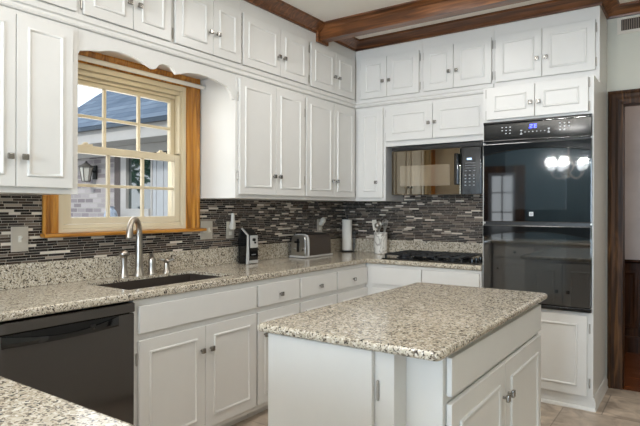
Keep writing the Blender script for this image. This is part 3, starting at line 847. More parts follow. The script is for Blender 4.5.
m.box(e, 2.28, -4.58, -3.915 - 0.0145, CT0, CT1)
m.sweep([(e, -3.915 - 0.0145), (e, -e), (1.598, -e)], ROUND)
m.sweep([(2.28, -4.58), (2.28, -3.915 - 0.0145), (e, -3.915 - 0.0145)][::-1], [(-o, z) for o, z in ROUND])
cnt = tag(m.build('granite_countertop', GRAN), 'speckled beige granite countertop along both walls and the peninsula', 'countertop')
m = MB(); m.box(0.009, 0.029, -3.95, -0.009, CT1, 1.040, 0.003); m.box(0.029, 1.598, -0.029, -0.009, CT1, 1.040, 0.003); m.build('upstand', GRAN, cnt)

# sink
m = MB(); T = 0.012; Z0 = 0.70
m.box(SKX0 - T, SKX0, SKY0 - T, SKY1 + T, Z0, CM - 0.0005); m.box(SKX1, SKX1 + T, SKY0 - T, SKY1 + T, Z0, CM - 0.0005)
m.box(SKX0, SKX1, SKY0 - T, SKY0, Z0, CM - 0.0005); m.box(SKX0, SKX1, SKY1, SKY1 + T, Z0, CM - 0.0005)
m.box(SKX0, SKX1, SKY0, SKY1, Z0, Z0 + T)
sk = tag(m.build('kitchen_sink', SINKM, smooth=False), 'dark undermount sink basin set into the granite below the window', 'sink')
m = MB(); m.lathe([(0.045, 0.012), (0.045, 0.015), (0.03, 0.016), (0.0, 0.013)], (0.33, -2.52, Z0)); m.build('drain', STEEL, sk)

# faucet, sprayer, soap pump, handle
fz = CT1 = 0.9146   # things stand on the stone
t = thing('faucet', 'tall nickel gooseneck faucet behind the sink', 'faucet', (0.078, -2.463, fz))
m = MB(); m.lathe([(0.034, 0.0), (0.034, 0.010), (0.028, 0.020), (0.024, 0.045), (0.021, 0.06)], (0.078, -2.463, fz)); m.build('base', NICKEL, t)
P0 = Vector((0.078, -2.463, 0)); dirv = Vector((0.50, -0.86, 0)).normalized()
pth = [P0 + Vector((0, 0, fz + 0.05)), P0 + Vector((0, 0, fz + 0.16)), P0 + Vector((0, 0, fz + 0.25))]
R = 0.068
for k in range(13):
    a = PI * k / 12
    pth.append(P0 + dirv * (R - R * math.cos(a)) + Vector((0, 0, fz + 0.275 + R * 1.05 * math.sin(a))))
pth.append(P0 + dirv * (2 * R + 0.006) + Vector((0, 0, fz + 0.235)))
m = MB(); m.tube(pth, 0.014, 16, [0.023, 0.021, 0.019] + [0.017] * 6 + [0.0165] * 4 + [0.0175, 0.019, 0.0205, 0.021][:len(pth) - 13]); m.build('spout', NICKEL, t)
t = thing('side_sprayer', 'nickel side sprayer with round head, first of the fittings beside the spout', 'sprayer', (0.082, -2.572, fz))
m = MB(); m.lathe([(0.027, 0), (0.027, 0.008), (0.020, 0.018), (0.0165, 0.06), (0.019, 0.10), (0.021, 0.125)], (0.082, -2.572, fz)); m.build('body', NICKEL, t)
m = MB(); m.sphere((0.086, -2.577, fz + 0.140), 0.027, 1, 1, 0.95); m.build('spray_head', NICKEL, t)
t = thing('soap_dispenser', 'short nickel soap pump between the gooseneck spout and the cross handle', 'soap dispenser', (0.075, -2.365, fz))
m = MB(); m.lathe([(0.028, 0), (0.028, 0.008), (0.022, 0.016), (0.020, 0.06), (0.023, 0.085), (0.015, 0.103), (0.0, 0.107)], (0.075, -2.365, fz)); m.build('body', NICKEL, t)
m = MB(); m.sphere((0.075, -2.365, fz + 0.113), 0.017); m.tube([(0.075, -2.365, fz + 0.115), (0.10, -2.385, fz + 0.122), (0.125, -2.405, fz + 0.112)], 0.008, 10); m.build('pump_head', NICKEL, t)
t = thing('cross_handle_tap', 'nickel cross handle of the faucet, fitting nearest the can opener', 'faucet handle', (0.098, -2.268, fz))
m = MB(); m.lathe([(0.028, 0), (0.028, 0.008), (0.020, 0.018), (0.016, 0.05), (0.014, 0.066)], (0.098, -2.268, fz)); m.build('base', NICKEL, t)
m = MB(); c = Vector((0.098, -2.268, fz + 0.072)); m.sphere(c, 0.019)
for a in (0.5, 0.5 + PI / 2):
    v = Vector((math.cos(a), math.sin(a), 0.35)) * 0.046
    m.tube([c - Vector((v.x, v.y, -v.z)), c, c + v], 0.0085, 10); m.sphere(c + v, 0.009, n=10); m.sphere(c - Vector((v.x, v.y, -v.z)), 0.009, n=10)
m.build('cross_lever', NICKEL, t)

# ------------------------------------------------------------------ island
CT1 = 0.914
IX0, IX1, IY0, IY1 = 1.590, 2.292, -3.096, -1.715
IB = 0.8845
isl = thing('island_cabinet', 'white kitchen island cabinet with doors and a long drawer front under its granite top', 'island cabinet', (1.94, -2.4, 0))
BX0, BX1, BYN, BYF = 1.628, 2.250, -2.966, -1.740
m = MB(); m.box(BX0, BX1, BYN, BYF, 0.06, 0.884, 0.0015); m.box(BX0 + 0.03, BX1 - 0.06, BYN + 0.06, BYF - 0.03, 0.0, 0.062)
m.box(BX0, 2.126, -3.052, BYN - 0.0005, 0.06, 0.884, 0.0015)
m.build('carcass', PAINT, isl)
door('-y', 0, BX0 + 0.002, 2.058, 0.090, 0.880, 3.052, isl, None, 2.070, panel=False, name='end_door')
door('+x', 0, -2.942, -1.768, 0.738, 0.862, BX1, isl, None, None, panel=False, name='drawer')
pair('+x', 0, BX1, isl, -2.942, -2.365, -1.768, 0.093, 0.715, 0.585, 0.070, dk=0.034)
door('+y', 0, BX0 + 0.03, 1.94, 0.093, 0.86, BYF, isl, (1.90, 0.62), None, 0.06, name='far_door'); door('+y', 0, 1.945, BX1 - 0.03, 0.093, 0.86, BYF, isl, (1.99, 0.62), BX1 - 0.014, 0.06, name='far_door')
m = MB(); r = 0.022
# rounded-corner top with eased edge
def rr(x0, x1, y0, y1, r, n=6):
    out = []
    for cx, cy, a0 in ((x1 - r, y1 - r, 0), (x0 + r, y1 - r, PI / 2), (x0 + r, y0 + r, PI), (x1 - r, y0 + r, 1.5 * PI)):
        for k in range(n + 1):
            a = a0 + PI / 2 * k / n; out.append((cx + r * math.cos(a), cy + r * math.sin(a)))
    return out
bm = bmesh.new(); rings_ = []
for o_, z in [(0.012, IB), (0.005, IB + 0.002), (0.001, IB + 0.008), (0, IB + 0.015), (0.001, CT1 - 0.008), (0.006, CT1 - 0.002), (0.014, CT1)]:
    rings_.append([bm.verts.new((x, y, z)) for x, y in rr(IX0 + o_, IX1 - o_, IY0 + o_, IY1 - o_, 0.017)])
n = len(rings_[0])
for a, q in zip(rings_, rings_[1:]):
    for k in range(n): bm.faces.new((a[k], a[(k + 1) % n], q[(k + 1) % n], q[k]))
bm.faces.new(rings_[0]); bm.faces.new(rings_[-1]); bmesh.ops.recalc_face_normals(bm, faces=bm.faces)
m._add(bm)
tag(m.build('island_countertop', GRAN), 'rectangular speckled granite slab on top of the kitchen island', 'countertop')

# ------------------------------------------------------------------ cooktop
CT1 = 0.9146
CX0, CX1, CY0, CY1 = 0.755, 1.560, -0.600, -0.095
ct = thing('gas_cooktop', 'black gas cooktop with cast iron grates set into the granite under the microwave', 'cooktop', (1.155, -0.35, CT1))
m = MB(); m.box(CX0, CX1, CY0, CY1, CT1, CT1 + 0.010, 0.004); m.build('pan', BLACKE, ct)
for x, y, r_ in ((0.90, -0.20, 0.036), (0.90, -0.46, 0.046), (1.12, -0.33, 0.055), (1.32, -0.20, 0.040), (1.32, -0.46, 0.036)):
    m = MB(); m.lathe([(r_ * 1.5, 0.010), (r_ * 1.5, 0.014), (r_, 0.017), (r_, 0.028), (r_ * 0.9, 0.031), (0, 0.032)], (x, y, CT1), 20); m.build('burner', IRON, ct)
for x0, x1 in ((0.775, 1.005), (1.012, 1.222), (1.229, 1.435)):
    m = MB(); zg = CT1 + 0.046; w = 0.012
    m.box(x0, x1, CY0 + 0.02, CY0 + 0.02 + w, zg - w, zg, 0.002); m.box(x0, x1, CY1 - 0.02 - w, CY1 - 0.02, zg - w, zg, 0.002)
    m.box(x0, x0 + w, CY0 + 0.02, CY1 - 0.02, zg - w, zg, 0.002); m.box(x1 - w, x1, CY0 + 0.02, CY1 - 0.02, zg - w, zg, 0.002)
    for k in (1, 2, 3, 4):
        y = CY0 + 0.02 + (CY1 - CY0 - 0.04) * k / 5; m.box(x0, x1, y - w / 2, y + w / 2, zg - w, zg + 0.003, 0.002)
    xm = (x0 + x1) / 2; m.box(xm - w / 2, xm + w / 2, CY0 + 0.02, CY1 - 0.02, zg - w, zg + 0.003, 0.002)
    for x in (x0 + 0.001, x1 - w - 0.001):
        for y in (CY0 + 0.021, CY1 - 0.033): m.box(x, x + w, y, y + w, CT1 + 0.0095, zg - 0.004)
    m.build('grate', IRON, ct)
for k in range(5):
    y = CY0 + 0.065 + k * 0.094
    m = MB(); m.lathe([(0.021, 0.010), (0.021, 0.014), (0.017, 0.016), (0.015, 0.034), (0.0, 0.035)], (1.497, y, CT1), 18); m.box(1.494, 1.500, y - 0.016, y + 0.016, CT1 + 0.033, CT1 + 0.040, 0.002)
    m.build('control_knob', BLACKE, ct)

# ------------------------------------------------------------------ things on the counter
def zrot(o, a): o.rotation_euler = (0, 0, a)


# can opener
t = thing('can_opener', 'upright black and silver electric can opener against the tiled wall', 'can opener', (0.115, -1.520, CT1)); B = (0.115, -1.520, CT1)
f = lambda u, v, e: (B[0] + u, B[1] + e, B[2] + v)
m = MB(); m.prism([(-0.055, 0), (0.045, 0), (0.052, 0.05), (0.046, 0.215), (-0.012, 0.262), (-0.055, 0.262)], -0.048, 0.062, f, 0.006); bd = m.build('body', BLACKE, t)
m = MB(); m.prism([(0.036, 0.0), (0.056, 0.0), (0.060, 0.05), (0.054, 0.219), (-0.008, 0.270), (-0.016, 0.262), (0.044, 0.213)], -0.060, -0.0485, f, 0.002); m.build('side_trim', SILVER, t)
m = MB(); m.prism([(0.046, 0.120), (0.058, 0.120), (0.055, 0.212), (0.046, 0.212)], -0.030, 0.050, f, 0.002); pl = m.build('face_plate', SILVER, t)
m = MB(); m.cyl(f(0.055, 0.180, 0.0), f(0.070, 0.180, 0.0), 0.012, n=14); m.cyl(f(0.055, 0.158, 0.014), f(0.066, 0.158, 0.014), 0.008, n=12); m.build('cutting_wheel', BLACKE, t)
m = MB(); m.box(B[0] + 0.044, B[0] + 0.056, B[1] - 0.040, B[1] + 0.055, CT1 + 0.004, CT1 + 0.026, 0.002); m.build('base_plate', SILVER, t)
m = MB(); m.box(B[0] + 0.050, B[0] + 0.0535, B[1] - 0.015, B[1] + 0.030, CT1 + 0.066, CT1 + 0.071); m.build('name_mark', DIMINK, t, smooth=False)
m = MB(); m.tube([(B[0] - 0.02, B[1] - 0.05, CT1 + 0.05), (B[0] - 0.025, B[1] - 0.085, CT1 + 0.055), (B[0] - 0.02, B[1] - 0.10, CT1 + 0.03), (B[0] - 0.01, B[1] - 0.075, CT1 + 0.0055)], 0.0035, 8); m.build('power_cord', BLACKS, t)
# toaster
TB = Vector((0.150, -0.745, CT1)); tz = 0.20
t = thing('toaster', 'long taupe toaster with silver ends between the can opener and the paper towels', 'toaster', tuple(TB))
f = lambda u, v, e: (TB.x + u, TB.y + e, TB.z + v)
side = [(-0.080, 0.012), (0.080, 0.012), (0.082, 0.06), (0.078, 0.160), (0.066, 0.188), (0.04, 0.197), (-0.04, 0.197), (-0.066, 0.188), (-0.078, 0.160), (-0.082, 0.06)]
m = MB(); m.prism(side, -0.140, 0.165, f, 0.004); bd = m.build('body', TOAST, t)
m = MB(); m.prism([(u * 1.03, v * 1.01) for u, v in side], -0.160, -0.141, f, 0.005); m.build('edge_trim', SILVER, t)
m = MB(); m.prism([(u * 0.96, v * 0.965 + 0.002) for u, v in side], -0.194, -0.1605, f, 0.012); en = m.build('control_end', STEEL, t)
m = MB(); m.prism([(u * 0.97, v * 0.975) for u, v in side], 0.166, 0.192, f, 0.012); m.build('end_cap', TOAST, t)
m = MB(); m.box(TB.x - 0.058, TB.x + 0.058, TB.y - 0.150, TB.y + 0.172, CT1 + 0.195, CT1 + 0.203, 0.003)
tp = m.build('slot_plate', BLACKS, t)
m = MB(); m.box(TB.x - 0.090, TB.x + 0.090, TB.y - 0.205, TB.y + 0.200, CT1 + 0.002, CT1 + 0.018, 0.005); m.build('base', SILVER, t)
m = MB(); m.box(TB.x - 0.012, TB.x + 0.012, TB.y - 0.198, TB.y - 0.1955, CT1 + 0.05, CT1 + 0.16); m.build('lever_slot', BLACKS, t)
m = MB(); m.box(TB.x - 0.02, TB.x + 0.02, TB.y - 0.222, TB.y - 0.197, CT1 + 0.125, CT1 + 0.142, 0.004); m.build('lever', BLACKE, t)
for dx in (-0.045, 0.045):
    m = MB(); m.cyl((TB.x + dx, TB.y - 0.196, CT1 + 0.075), (TB.x + dx, TB.y - 0.212, CT1 + 0.075), 0.014, 0.012, 16); m.build('dial', STEEL, t)
for dx in (-0.07, 0.07):
    for dy in (-0.17, 0.17):
        m = MB(); m.cyl((TB.x + dx, TB.y + dy, CT1), (TB.x + dx, TB.y + dy, CT1 + 0.004), 0.01, n=10); m.build('foot', BLACKS, t)
# paper towel holder and roll
PX, PY = 0.116, -0.112
t = thing('paper_towel_holder', 'black wire paper towel stand in the corner of the counter', 'paper towel holder', (PX, PY, CT1))
m = MB(); m.lathe([(0.070, 0), (0.072, 0.004), (0.068, 0.010), (0.0, 0.011)], (PX, PY, CT1)); m.build('base', BLACKS, t)
m = MB(); m.cyl((PX, PY, CT1 + 0.01), (PX, PY, CT1 + 0.340), 0.006, n=12); m.sphere((PX, PY, CT1 + 0.346), 0.011); m.build('centre_rod', BLACKS, t)
m = MB(); m.tube([(PX + 0.062, PY + 0.02, CT1 + 0.008), (PX + 0.064, PY + 0.02, CT1 + 0.13), (PX + 0.062, PY + 0.02, CT1 + 0.20), (PX + 0.066, PY + 0.03, CT1 + 0.215), (PX + 0.066, PY + 0.045, CT1 + 0.20), (PX + 0.062, PY + 0.045, CT1 + 0.03)], 0.004, 8); m.build('tension_arm', BLACKS, t)
m = MB(); m.lathe([(0.018, 0.014), (0.047, 0.014), (0.048, 0.016), (0.048, 0.306), (0.047, 0.308), (0.018, 0.308), (0.018, 0.014)], (PX, PY, CT1), 32, None, False)
tag(m.build('paper_towel_roll', PAPER), 'white paper towel roll standing on the black wire stand', 'paper towel')
# utensil crock with utensils
UX, UY = 0.492, -0.130
m = MB(); m.lathe([(0.0, 0.001), (0.060, 0.001), (0.062, 0.004), (0.062, 0.193), (0.060, 0.197), (0.054, 0.197), (0.053, 0.193), (0.053, 0.014), (0.0, 0.013)], (UX, UY, CT1), 36)
tag(m.build('utensil_crock', MARB), 'white marble utensil crock with grey veins beside the cooktop', 'utensil holder')
utl = [('spatula', 'white-handled spatula leaning to the paper towel side of the marble crock', -0.125, -0.02, PLATE), ('whisk', 'thin wire whisk standing in the marble crock', 0.03, 0.125, STEEL),
       ('ladle', 'steel ladle standing upright in the marble crock', 0.0, -0.125, STEEL), ('serving_fork', 'steel serving fork leaning to the cooktop side of the marble crock', 0.125, 0.0, STEEL), ('slotted_spoon', 'steel slotted spoon at the back of the marble crock', -0.09, 0.095, STEEL)]
for nm, lab, lx, ly, mt in utl:
    b0 = Vector((UX + lx * 0.12, UY + ly * 0.12, CT1 + 0.017)); b1 = Vector((UX + lx * 0.51, UY + ly * 0.51, CT1 + 0.305))
    d = (b1 - b0).normalized()
    t = thing(nm, lab, 'utensil', tuple(b0))
    top = b0 + d * 0.205
    m = MB(); m.cyl(b0, top, 0.0045, 0.0055, 10); m.build('handle', mt, t)
    rot = Vector((0, 0, 1)).rotation_difference(d).to_matrix().to_4x4()
    m = MB()
    if nm == 'spatula':
        bm = bmesh.new(); bmesh.ops.create_cube(bm, size=1); m._add(bm, Matrix.Translation(top + d * 0.045) @ rot @ Matrix.Diagonal((0.045, 0.005, 0.095, 1)))
    elif nm == 'whisk':
        for k in range(6):
            a = PI * k / 6; pts_ = []
            for q in range(13):
                s_ = PI * q / 12; w = 0.026 * math.sin(s_ if s_ < PI else 0); sg = 1
                pts_.append(top + rot @ Vector((0.026 * math.cos(PI / 2 + 2 * s_ * 1.0) * 0 + (0.026 * math.sin(2 * s_)) * math.cos(a), (0.026 * math.sin(2 * s_)) * math.sin(a), 0.10 * math.sin(s_))))
            m.tube(pts_, 0.0012, 5)
    elif nm == 'ladle':
        m.sphere(top + d * 0.04 + Vector((0.0, -0.012, 0)), 0.026, 1, 0.8, 1.0, 16)
    elif nm == 'serving_fork':
        for k in (-1, 0, 1): m.tube([top, top + rot @ Vector((0.011 * k, 0, 0.03)), top + rot @ Vector((0.013 * k, 0, 0.095))], 0.0022, 6)
    else:
        m.sphere(top + d * 0.04, 0.03, 1, 0.3, 1.45, 16)
    m.build('head', mt, t)

# ------------------------------------------------------------------ wall plates
def plate(name, label, y, z, w, h, mat, kind):
    t = thing(name, label, 'wall plate' if kind != 'outlet' else 'outlet', (0.0082, y, z - h / 2))
    m = MB(); m.box(0.0082, 0.0142, y - w / 2, y + w / 2, z - h / 2, z + h / 2, 0.003); m.build('cover_plate', mat, t)
    return t


t = plate('wall_switch', 'single pewter toggle switch plate on the tiles under the tall cabinet', -3.148, 1.166, 0.088, 0.130, PLATEG, 'sw')
m = MB(); m.box(0.0138, 0.0152, -3.156, -3.140, 1.150, 1.184); m.tube([(0.0145, -3.148, 1.164), (0.030, -3.147, 1.178)], 0.005, 10); m.build('toggle', PLATE, t)
t = plate('wall_switch', 'double pewter toggle switch plate on the tiles beside the window sill', -1.842, 1.172, 0.116, 0.130, PLATEG, 'sw')
for dy in (-0.024, 0.024):
    m = MB(); m.box(0.0138, 0.0152, -1.842 + dy - 0.008, -1.842 + dy + 0.008, 1.155, 1.189); m.tube([(0.0145, -1.842 + dy, 1.17), (0.030, -1.842 + dy, 1.162)], 0.005, 10); m.build('toggle', PLATE, t)
t = plate('wall_outlet', 'pewter outlet plate behind the plug-in freshener, near the can opener', -1.600, 1.166, 0.082, 0.128, PLATEG, 'outlet')
for dz in (-0.025, 0.025):
    m = MB(); m.box(0.0138, 0.0156, -1.618, -1.584, 1.166 + dz - 0.014, 1.166 + dz + 0.014, 0.003); m.build('socket', PLATE, t)
m = MB(); m.box(0.016, 0.052, -1.618, -1.580, 1.170, 1.226, 0.010); m.cyl((0.036, -1.600, 1.222), (0.036, -1.600, 1.292), 0.017, 0.0125, 16)
tag(m.build('air_freshener', PLATE), 'white plug-in air freshener sticking up from the outlet near the can opener', 'air freshener')
t = plate('wall_outlet', 'pewter outlet plate behind the toaster with a round night light', -0.425, 1.166, 0.082, 0.128, PLATEG, 'outlet')
for dz in (-0.025, 0.025):
    m = MB(); m.box(0.0138, 0.0156, -0.443, -0.407, 1.166 + dz - 0.014, 1.166 + dz + 0.014, 0.003); m.build('socket', PLATE, t)
m = MB(); m.box(0.016, 0.05, -0.442, -0.408, 1.172, 1.205, 0.006); m.sphere((0.045, -0.42, 1.215), 0.030, 0.8, 1, 1)
tag(m.build('night_light', PLATE), 'round white night light plugged in above the toaster', 'night light')

# return-air vent
t = thing('air_vent', 'beige air vent grille with dark slots high on the wall beside the crown moulding', 'vent', (2.58, -0.001, 2.622))
VX0, VX1, VZ0, VZ1 = 2.404, 2.78, 2.622, 2.745
m = MB(); m.box(VX0, VX0 + 0.026, -0.012, -0.001, VZ0, VZ1, 0.002); m.box(VX1 - 0.026, VX1, -0.012, -0.001, VZ0, VZ1, 0.002); m.box(VX0 + 0.026, VX1 - 0.026, -0.012, -0.001, VZ0, VZ0 + 0.024, 0.002); m.box(VX0 + 0.026, VX1 - 0.026, -0.012, -0.001, VZ1 - 0.016, VZ1, 0.002)
for z in (VZ0 + 0.06,): m.cyl((VX0 + 0.012, -0.012, z), (VX0 + 0.012, -0.014, z), 0.004, n=8)
m.build('frame', VENTW, t)
m = MB(); m.box(VX0 + 0.026, VX1 - 0.026, -0.0035, -0.001, VZ0 + 0.024, VZ1 - 0.016); m.build('backing', VENTD, t, smooth=False)
m = MB()
for k in range(22):
    x = VX0 + 0.034 + k * 0.0142; m.box(x, x + 0.0045, -0.011, -0.0036, VZ0 + 0.0235, VZ1 - 0.0155)
m.build('slats', plain('vent_slat', srgb(150, 132, 116), 0.5), t, smooth=False)

# ------------------------------------------------------------------ added ceiling fill lights; chandelier and rear glazing (seen as reflections)
for i, (x, y) in enumerate(FILL_LAMPS):  # invented fixtures out of view, there to fill the room with light
    t = thing('ceiling_fill_light', 'round ceiling light added out of view as fill', 'ceiling light', (x, y, CZ - 0.012), 'added ceiling fill lights')
    m = MB(); m.lathe([(0.098, 0.012), (0.098, 0.004), (0.085, 0.0), (0.078, 0.004), (0.078, 0.012)], (x, y, CZ - 0.012), 32); m.build('trim_ring', PAMBER, t)
    m = MB(); m.lathe([(0.0, 0.006), (0.078, 0.006), (0.078, 0.010), (0.0, 0.010)], (x, y, CZ - 0.012), 32); m.build('diffuser', DISC, t)
    d = bpy.data.lights.new('ceiling_fill_lamp', 'AREA'); d.shape = 'DISK'; d.size = 0.5; d.energy = FILL_POWER * (1.6 if x > 3 else 1); d.color = (1.0, 0.975, 0.945)
    o = bpy.data.objects.new('ceiling_fill_lamp', d); COL.objects.link(o); o.location = (x, y, CZ - 0.016)
CHX, CHY, CHZ = 1.12, -6.5, 1.93
t = thing('chandelier', 'five-arm nickel chandelier with white glass shades, mirrored in the upper oven door', 'chandelier', (CHX, CHY, CHZ - 0.1))
m = MB(); m.lathe([(0, -0.08), (0.02, -0.075), (0.03, -0.05), (0.015, -0.02), (0.022, 0.03), (0.012, 0.10), (0.02, 0.20), (0.008, 0.30), (0.008, CZ - CHZ - 0.03), (0.06, CZ - CHZ - 0.02), (0.06, CZ - CHZ - 0.001)], (CHX, CHY, CHZ), 16); m.build('column', NICKEL, t)
for k in range(5):
    a = 2 * PI * k / 5 + 0.35; c, s_ = math.cos(a), math.sin(a)
    P = lambda r, z: (CHX + r * c, CHY + r * s_, CHZ + z)
    m = MB(); m.tube([P(0.02, 0.02), P(0.08, -0.07), P(0.17, -0.09), P(0.24, -0.04), P(0.265, 0.02), P(0.265, 0.05)], 0.007, 8)
    m.tube([P(0.015, 0.22), P(0.06, 0.20), P(0.10, 0.12), P(0.06, 0.03), P(0.02, 0.02)], 0.005, 8); m.build('arm', NICKEL, t)
    m = MB(); m.lathe([(0.030, 0.0), (0.052, 0.018), (0.060, 0.05), (0.072, 0.085), (0.098, 0.105), (0.095, 0.108), (0.066, 0.085), (0.054, 0.05), (0.046, 0.02), (0.0, 0.005)], P(0.265, 0.05), 20); m.build('shade', SHADE, t)

for k in range(5):
    a = 2 * PI * k / 5 + 0.35
    d = bpy.data.lights.new('chandelier_bulb', 'POINT'); d.energy = CHANDELIER_POWER / 5; d.color = (1.0, 0.985, 0.96); d.shadow_soft_size = 0.03
    o = bpy.data.objects.new('chandelier_bulb', d); COL.objects.link(o); o.location = (CHX + 0.265 * math.cos(a), CHY + 0.265 * math.sin(a), CHZ + 0.185)

# rear french door and picture window
def glazed(name, x0, x1, z0, z1, cols, rows_, y, mt):
    m = MB(); w = 0.06
    m.box(x0, x0 + w, y - 0.05, y, z0, z1); m.box(x1 - w, x1, y - 0.05, y, z0, z1); m.box(x0 + w, x1 - w, y - 0.05, y, z1 - w, z1); m.box(x0 + w, x1 - w, y - 0.05, y, z0, z0 + w)
    for k in range(1, cols):
        x = x0 + (x1 - x0) * k / cols; m.box(x - 0.012, x + 0.012, y - 0.045, y - 0.005, z0 + w, z1 - w)
    for k in range(1, rows_):
        z = z0 + (z1 - z0) * k / rows_; m.box(x0 + w, x1 - w, y - 0.044, y - 0.006, z - 0.012, z + 0.012)
    o = struct(m.build(name, mt, smooth=False))
    m = MB(); m.box(x0 + w, x1 - w, y - 0.028, y - 0.022, z0 + w, z1 - w); m.build('pane', WGLASS, o, smooth=False)


glazed('door_2', -0.85, -0.28, 0.0, 2.1, 2, 5, YR, plain('grey_door_paint', srgb(120, 122, 126), 0.5))
m = MB(); m.box(-1.05, -0.851, YR, YR + 0.03, 0, 2.25); m.box(-0.279, -0.08, YR, YR + 0.03, 0, 2.25); m.box(-0.851, -0.279, YR, YR + 0.03, 2.101, 2.25); struct(m.build('door_2_casing_trim', DRK_Z, smooth=False))
glazed('window_2', 1.6, 3.1, 0.35, 2.35, 4, 2, YR, PAINT)
# ------------------------------------------------------------------ outside: the other wing of the house
GY = -0.0
m = MB(); m.box(-60, -0.17, -40, 40, -0.35, -0.25); struct(m.build('ground_bounce', BOUNCEM, smooth=False))  # unseen ground, made pale to throw light up under the eave
OW = 0.02
wallbox('wall_outside', [(-8.0, -3.75, OW, OW + 0.3, -0.25, 2.17)], BRICKW)
wallbox('wall_outside_siding', [(-2.64, -0.17, OW - 0.02, OW + 0.3, -0.25, 2.17), (-3.75, -2.64, OW, OW + 0.3, 2.06, 2.17), (-3.75, -2.64, OW, OW + 0.3, -0.25, 1.20)], plain('grey_siding', srgb(158, 156, 154), 0.7, noise=0.05))
# frieze boards and soffit under the eave
m = MB(); m.box(-8.1, -0.17, OW - 0.42, OW + 0.3, 2.17, 2.20); m.box(-8.1, -0.17, OW - 0.46, OW - 0.42, 2.17, 2.37, 0.004); m.box(-8.1, -0.17, OW - 0.09, OW - 0.021, 2.05, 2.169, 0.004)
struct(m.build('eave_trim', SIDING, smooth=False))
m = MB(); m.box(-4.95, -0.2, OW - 0.52, OW - 0.461, 2.335, 2.385, 0.008); struct(m.build('gutter_trim', plain('dark_gutter', srgb(86, 88, 96), 0.5)))
# roof plane with a raked end
ey, ez, sl, d_, RX = OW - 0.54, 2.385, 0.75, 4.5, -4.83
m = MB(); b = bmesh.new()
top = [(RX, ey, ez), (-0.17, ey, ez), (-0.17, ey + d_, ez + d_ * sl), (RX, ey + d_, ez + d_ * sl)]
A = [b.verts.new(p) for p in top]; B2 = [b.verts.new((p[0], p[1] + 0.02, p[2] - 0.05)) for p in top]
b.faces.new(A); b.faces.new(B2[::-1])
for k in range(4): b.faces.new((A[k], B2[k], B2[(k + 1) % 4], A[(k + 1) % 4]))
bmesh.ops.recalc_face_normals(b, faces=b.faces); m._add(b)
struct(m.build('roof', SHING, smooth=False))
# window of the wing with its dark shutter edge, and the pale panel beside it
m = MB(); m.box(-3.749, -3.61, OW - 0.03, OW + 0.05, 1.20, 2.06); struct(m.build('shutter_trim', plain('brown_grey_paint', srgb(104, 94, 92), 0.6), smooth=False))
m = MB(); m.box(-3.61, -3.56, OW - 0.03, OW + 0.05, 1.20, 2.06); m.box(-3.545, -3.47, OW - 0.045, OW + 0.05, 1.20, 2.06); m.box(-3.47, -2.97, OW - 0.03, OW + 0.05, 2.02, 2.06)
m.box(-3.56, -2.97, OW - 0.06, OW + 0.05, 1.20, 1.32); m.box(-2.97, -2.94, OW - 0.03, OW + 0.05, 1.20, 2.06)
od = struct(m.build('window_4', SIDING, smooth=False))
m = MB(); m.box(-3.47, -2.97, OW, OW + 0.01, 1.32, 2.02); m.build('pane', OGLASS, od, smooth=False)
m = MB(); m.box(-2.939, -2.641, OW - 0.02, OW + 0.03, 1.201, 1.99); m.box(-2.88, -2.86, OW - 0.03, OW, 1.21, 1.98); m.box(-2.74, -2.72, OW - 0.03, OW, 1.21, 1.98)
dp = struct(m.build('door_3', plain('pale_panel_paint', srgb(204, 206, 210), 0.4), smooth=False))
m = MB(); m.box(-2.939, -2.641, OW - 0.05, OW + 0.03, 1.991, 2.055); m.build('dark_head', ODARK, dp, smooth=False)
# lantern on the brick
t = thing('wall_lantern', 'grey metal lantern fixed to the whitewashed brick wall outside the window', 'lantern', (-4.24, OW - 0.001, 1.72))
LX, LY = -4.24, OW - 0.15
m = MB(); m.box(LX - 0.05, LX + 0.05, OW - 0.022, OW - 0.001, 1.74, 1.94, 0.006); m.tube([(LX, OW - 0.02, 1.84), (LX, LY + 0.03, 1.90), (LX, LY, 1.985)], 0.012, 8); m.build('bracket', BLACKS, t)
m = MB(); m.lathe([(0.0, 0.30), (0.02, 0.27), (0.10, 0.22), (0.10, 0.205), (0.085, 0.20)], (LX, LY, 1.70), 6); m.lathe([(0.05, 0.0), (0.055, 0.012), (0.0, 0.015)], (LX, LY, 1.70), 6)
for k in range(6):
    a = 2 * PI * k / 6; m.tube([(LX + 0.053 * math.cos(a), LY + 0.053 * math.sin(a), 1.705), (LX + 0.088 * math.cos(a), LY + 0.088 * math.sin(a), 1.91)], 0.006, 6)
m.build('cage', plain('pewter_lantern', srgb(120, 116, 110), 0.5, 0.4), t)
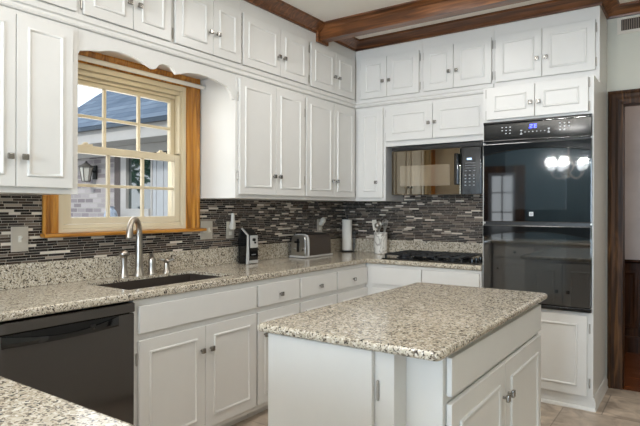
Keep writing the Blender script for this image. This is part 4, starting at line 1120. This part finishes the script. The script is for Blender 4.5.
m = MB(); m.lathe([(0.048, 0.012), (0.082, 0.20)], (LX, LY, 1.70), 6); m.build('glass', PLATE, t)
# planter and shrub by the brick
t = thing('garden_urn', 'blue and white ceramic urn on a stand by the whitewashed brick outside', 'urn', (-3.52, -0.22, -0.25))
m = MB(); m.box(-3.62, -3.42, -0.32, -0.12, -0.25, 1.12, 0.01); m.build('stand', PLATE, t)
m = MB(); m.lathe([(0.0, 1.371), (0.05, 1.371), (0.06, 1.38), (0.085, 1.44), (0.088, 1.48), (0.07, 1.54), (0.045, 1.57), (0.04, 1.585), (0.055, 1.60), (0.045, 1.60), (0.035, 1.58), (0.0, 1.57)], (-3.52, -0.22, -0.25), 24); m.build('body', POTM, t)


def foliage(c, rx, ry, rz, n, size, mat, name, parent):
    b = bmesh.new()
    for _ in range(n):
        while True:
            p = Vector((random.uniform(-1, 1), random.uniform(-1, 1), random.uniform(-1, 1)))
            if p.length < 1: break
        p = Vector((c[0] + p.x * rx, c[1] + p.y * ry, c[2] + p.z * rz))
        M_ = Matrix.Translation(p) @ Matrix.Rotation(random.uniform(0, 6.28), 4, Vector((random.uniform(-1, 1), random.uniform(-1, 1), random.uniform(-1, 1))).normalized())
        s_ = size * random.uniform(0.6, 1.3)
        vs = [b.verts.new(M_ @ Vector(q)) for q in ((0, -s_, 0), (s_ * 0.45, 0, 0.12 * s_), (0, s_, 0), (-s_ * 0.45, 0, 0.12 * s_))]
        b.faces.new(vs)
    m = MB(); m._add(b); return m.build(name, mat, parent, smooth=False)


for i, (x, y, h) in enumerate([(-9.5, -3.5, 6.0), (-11.5, -7.5, 7.5)]):
    lab = ['broad green tree standing outside, mirrored in the window of the brick wing', 'taller green tree standing farther off outside the window'][i]
    t = thing('tree', lab, 'tree', (x, y, -0.25), 'trees outside')
    m = MB(); m.tube([(x, y, -0.25), (x + 0.05, y, 1.5), (x, y + 0.1, h * 0.6)], 0.15, 10, [0.2, 0.15, 0.08]); m.build('trunk', BARK, t)
    foliage((x, y, h * 0.62), 1.9, 1.9, h * 0.36, 2600, 0.16, LEAF, 'foliage', t)
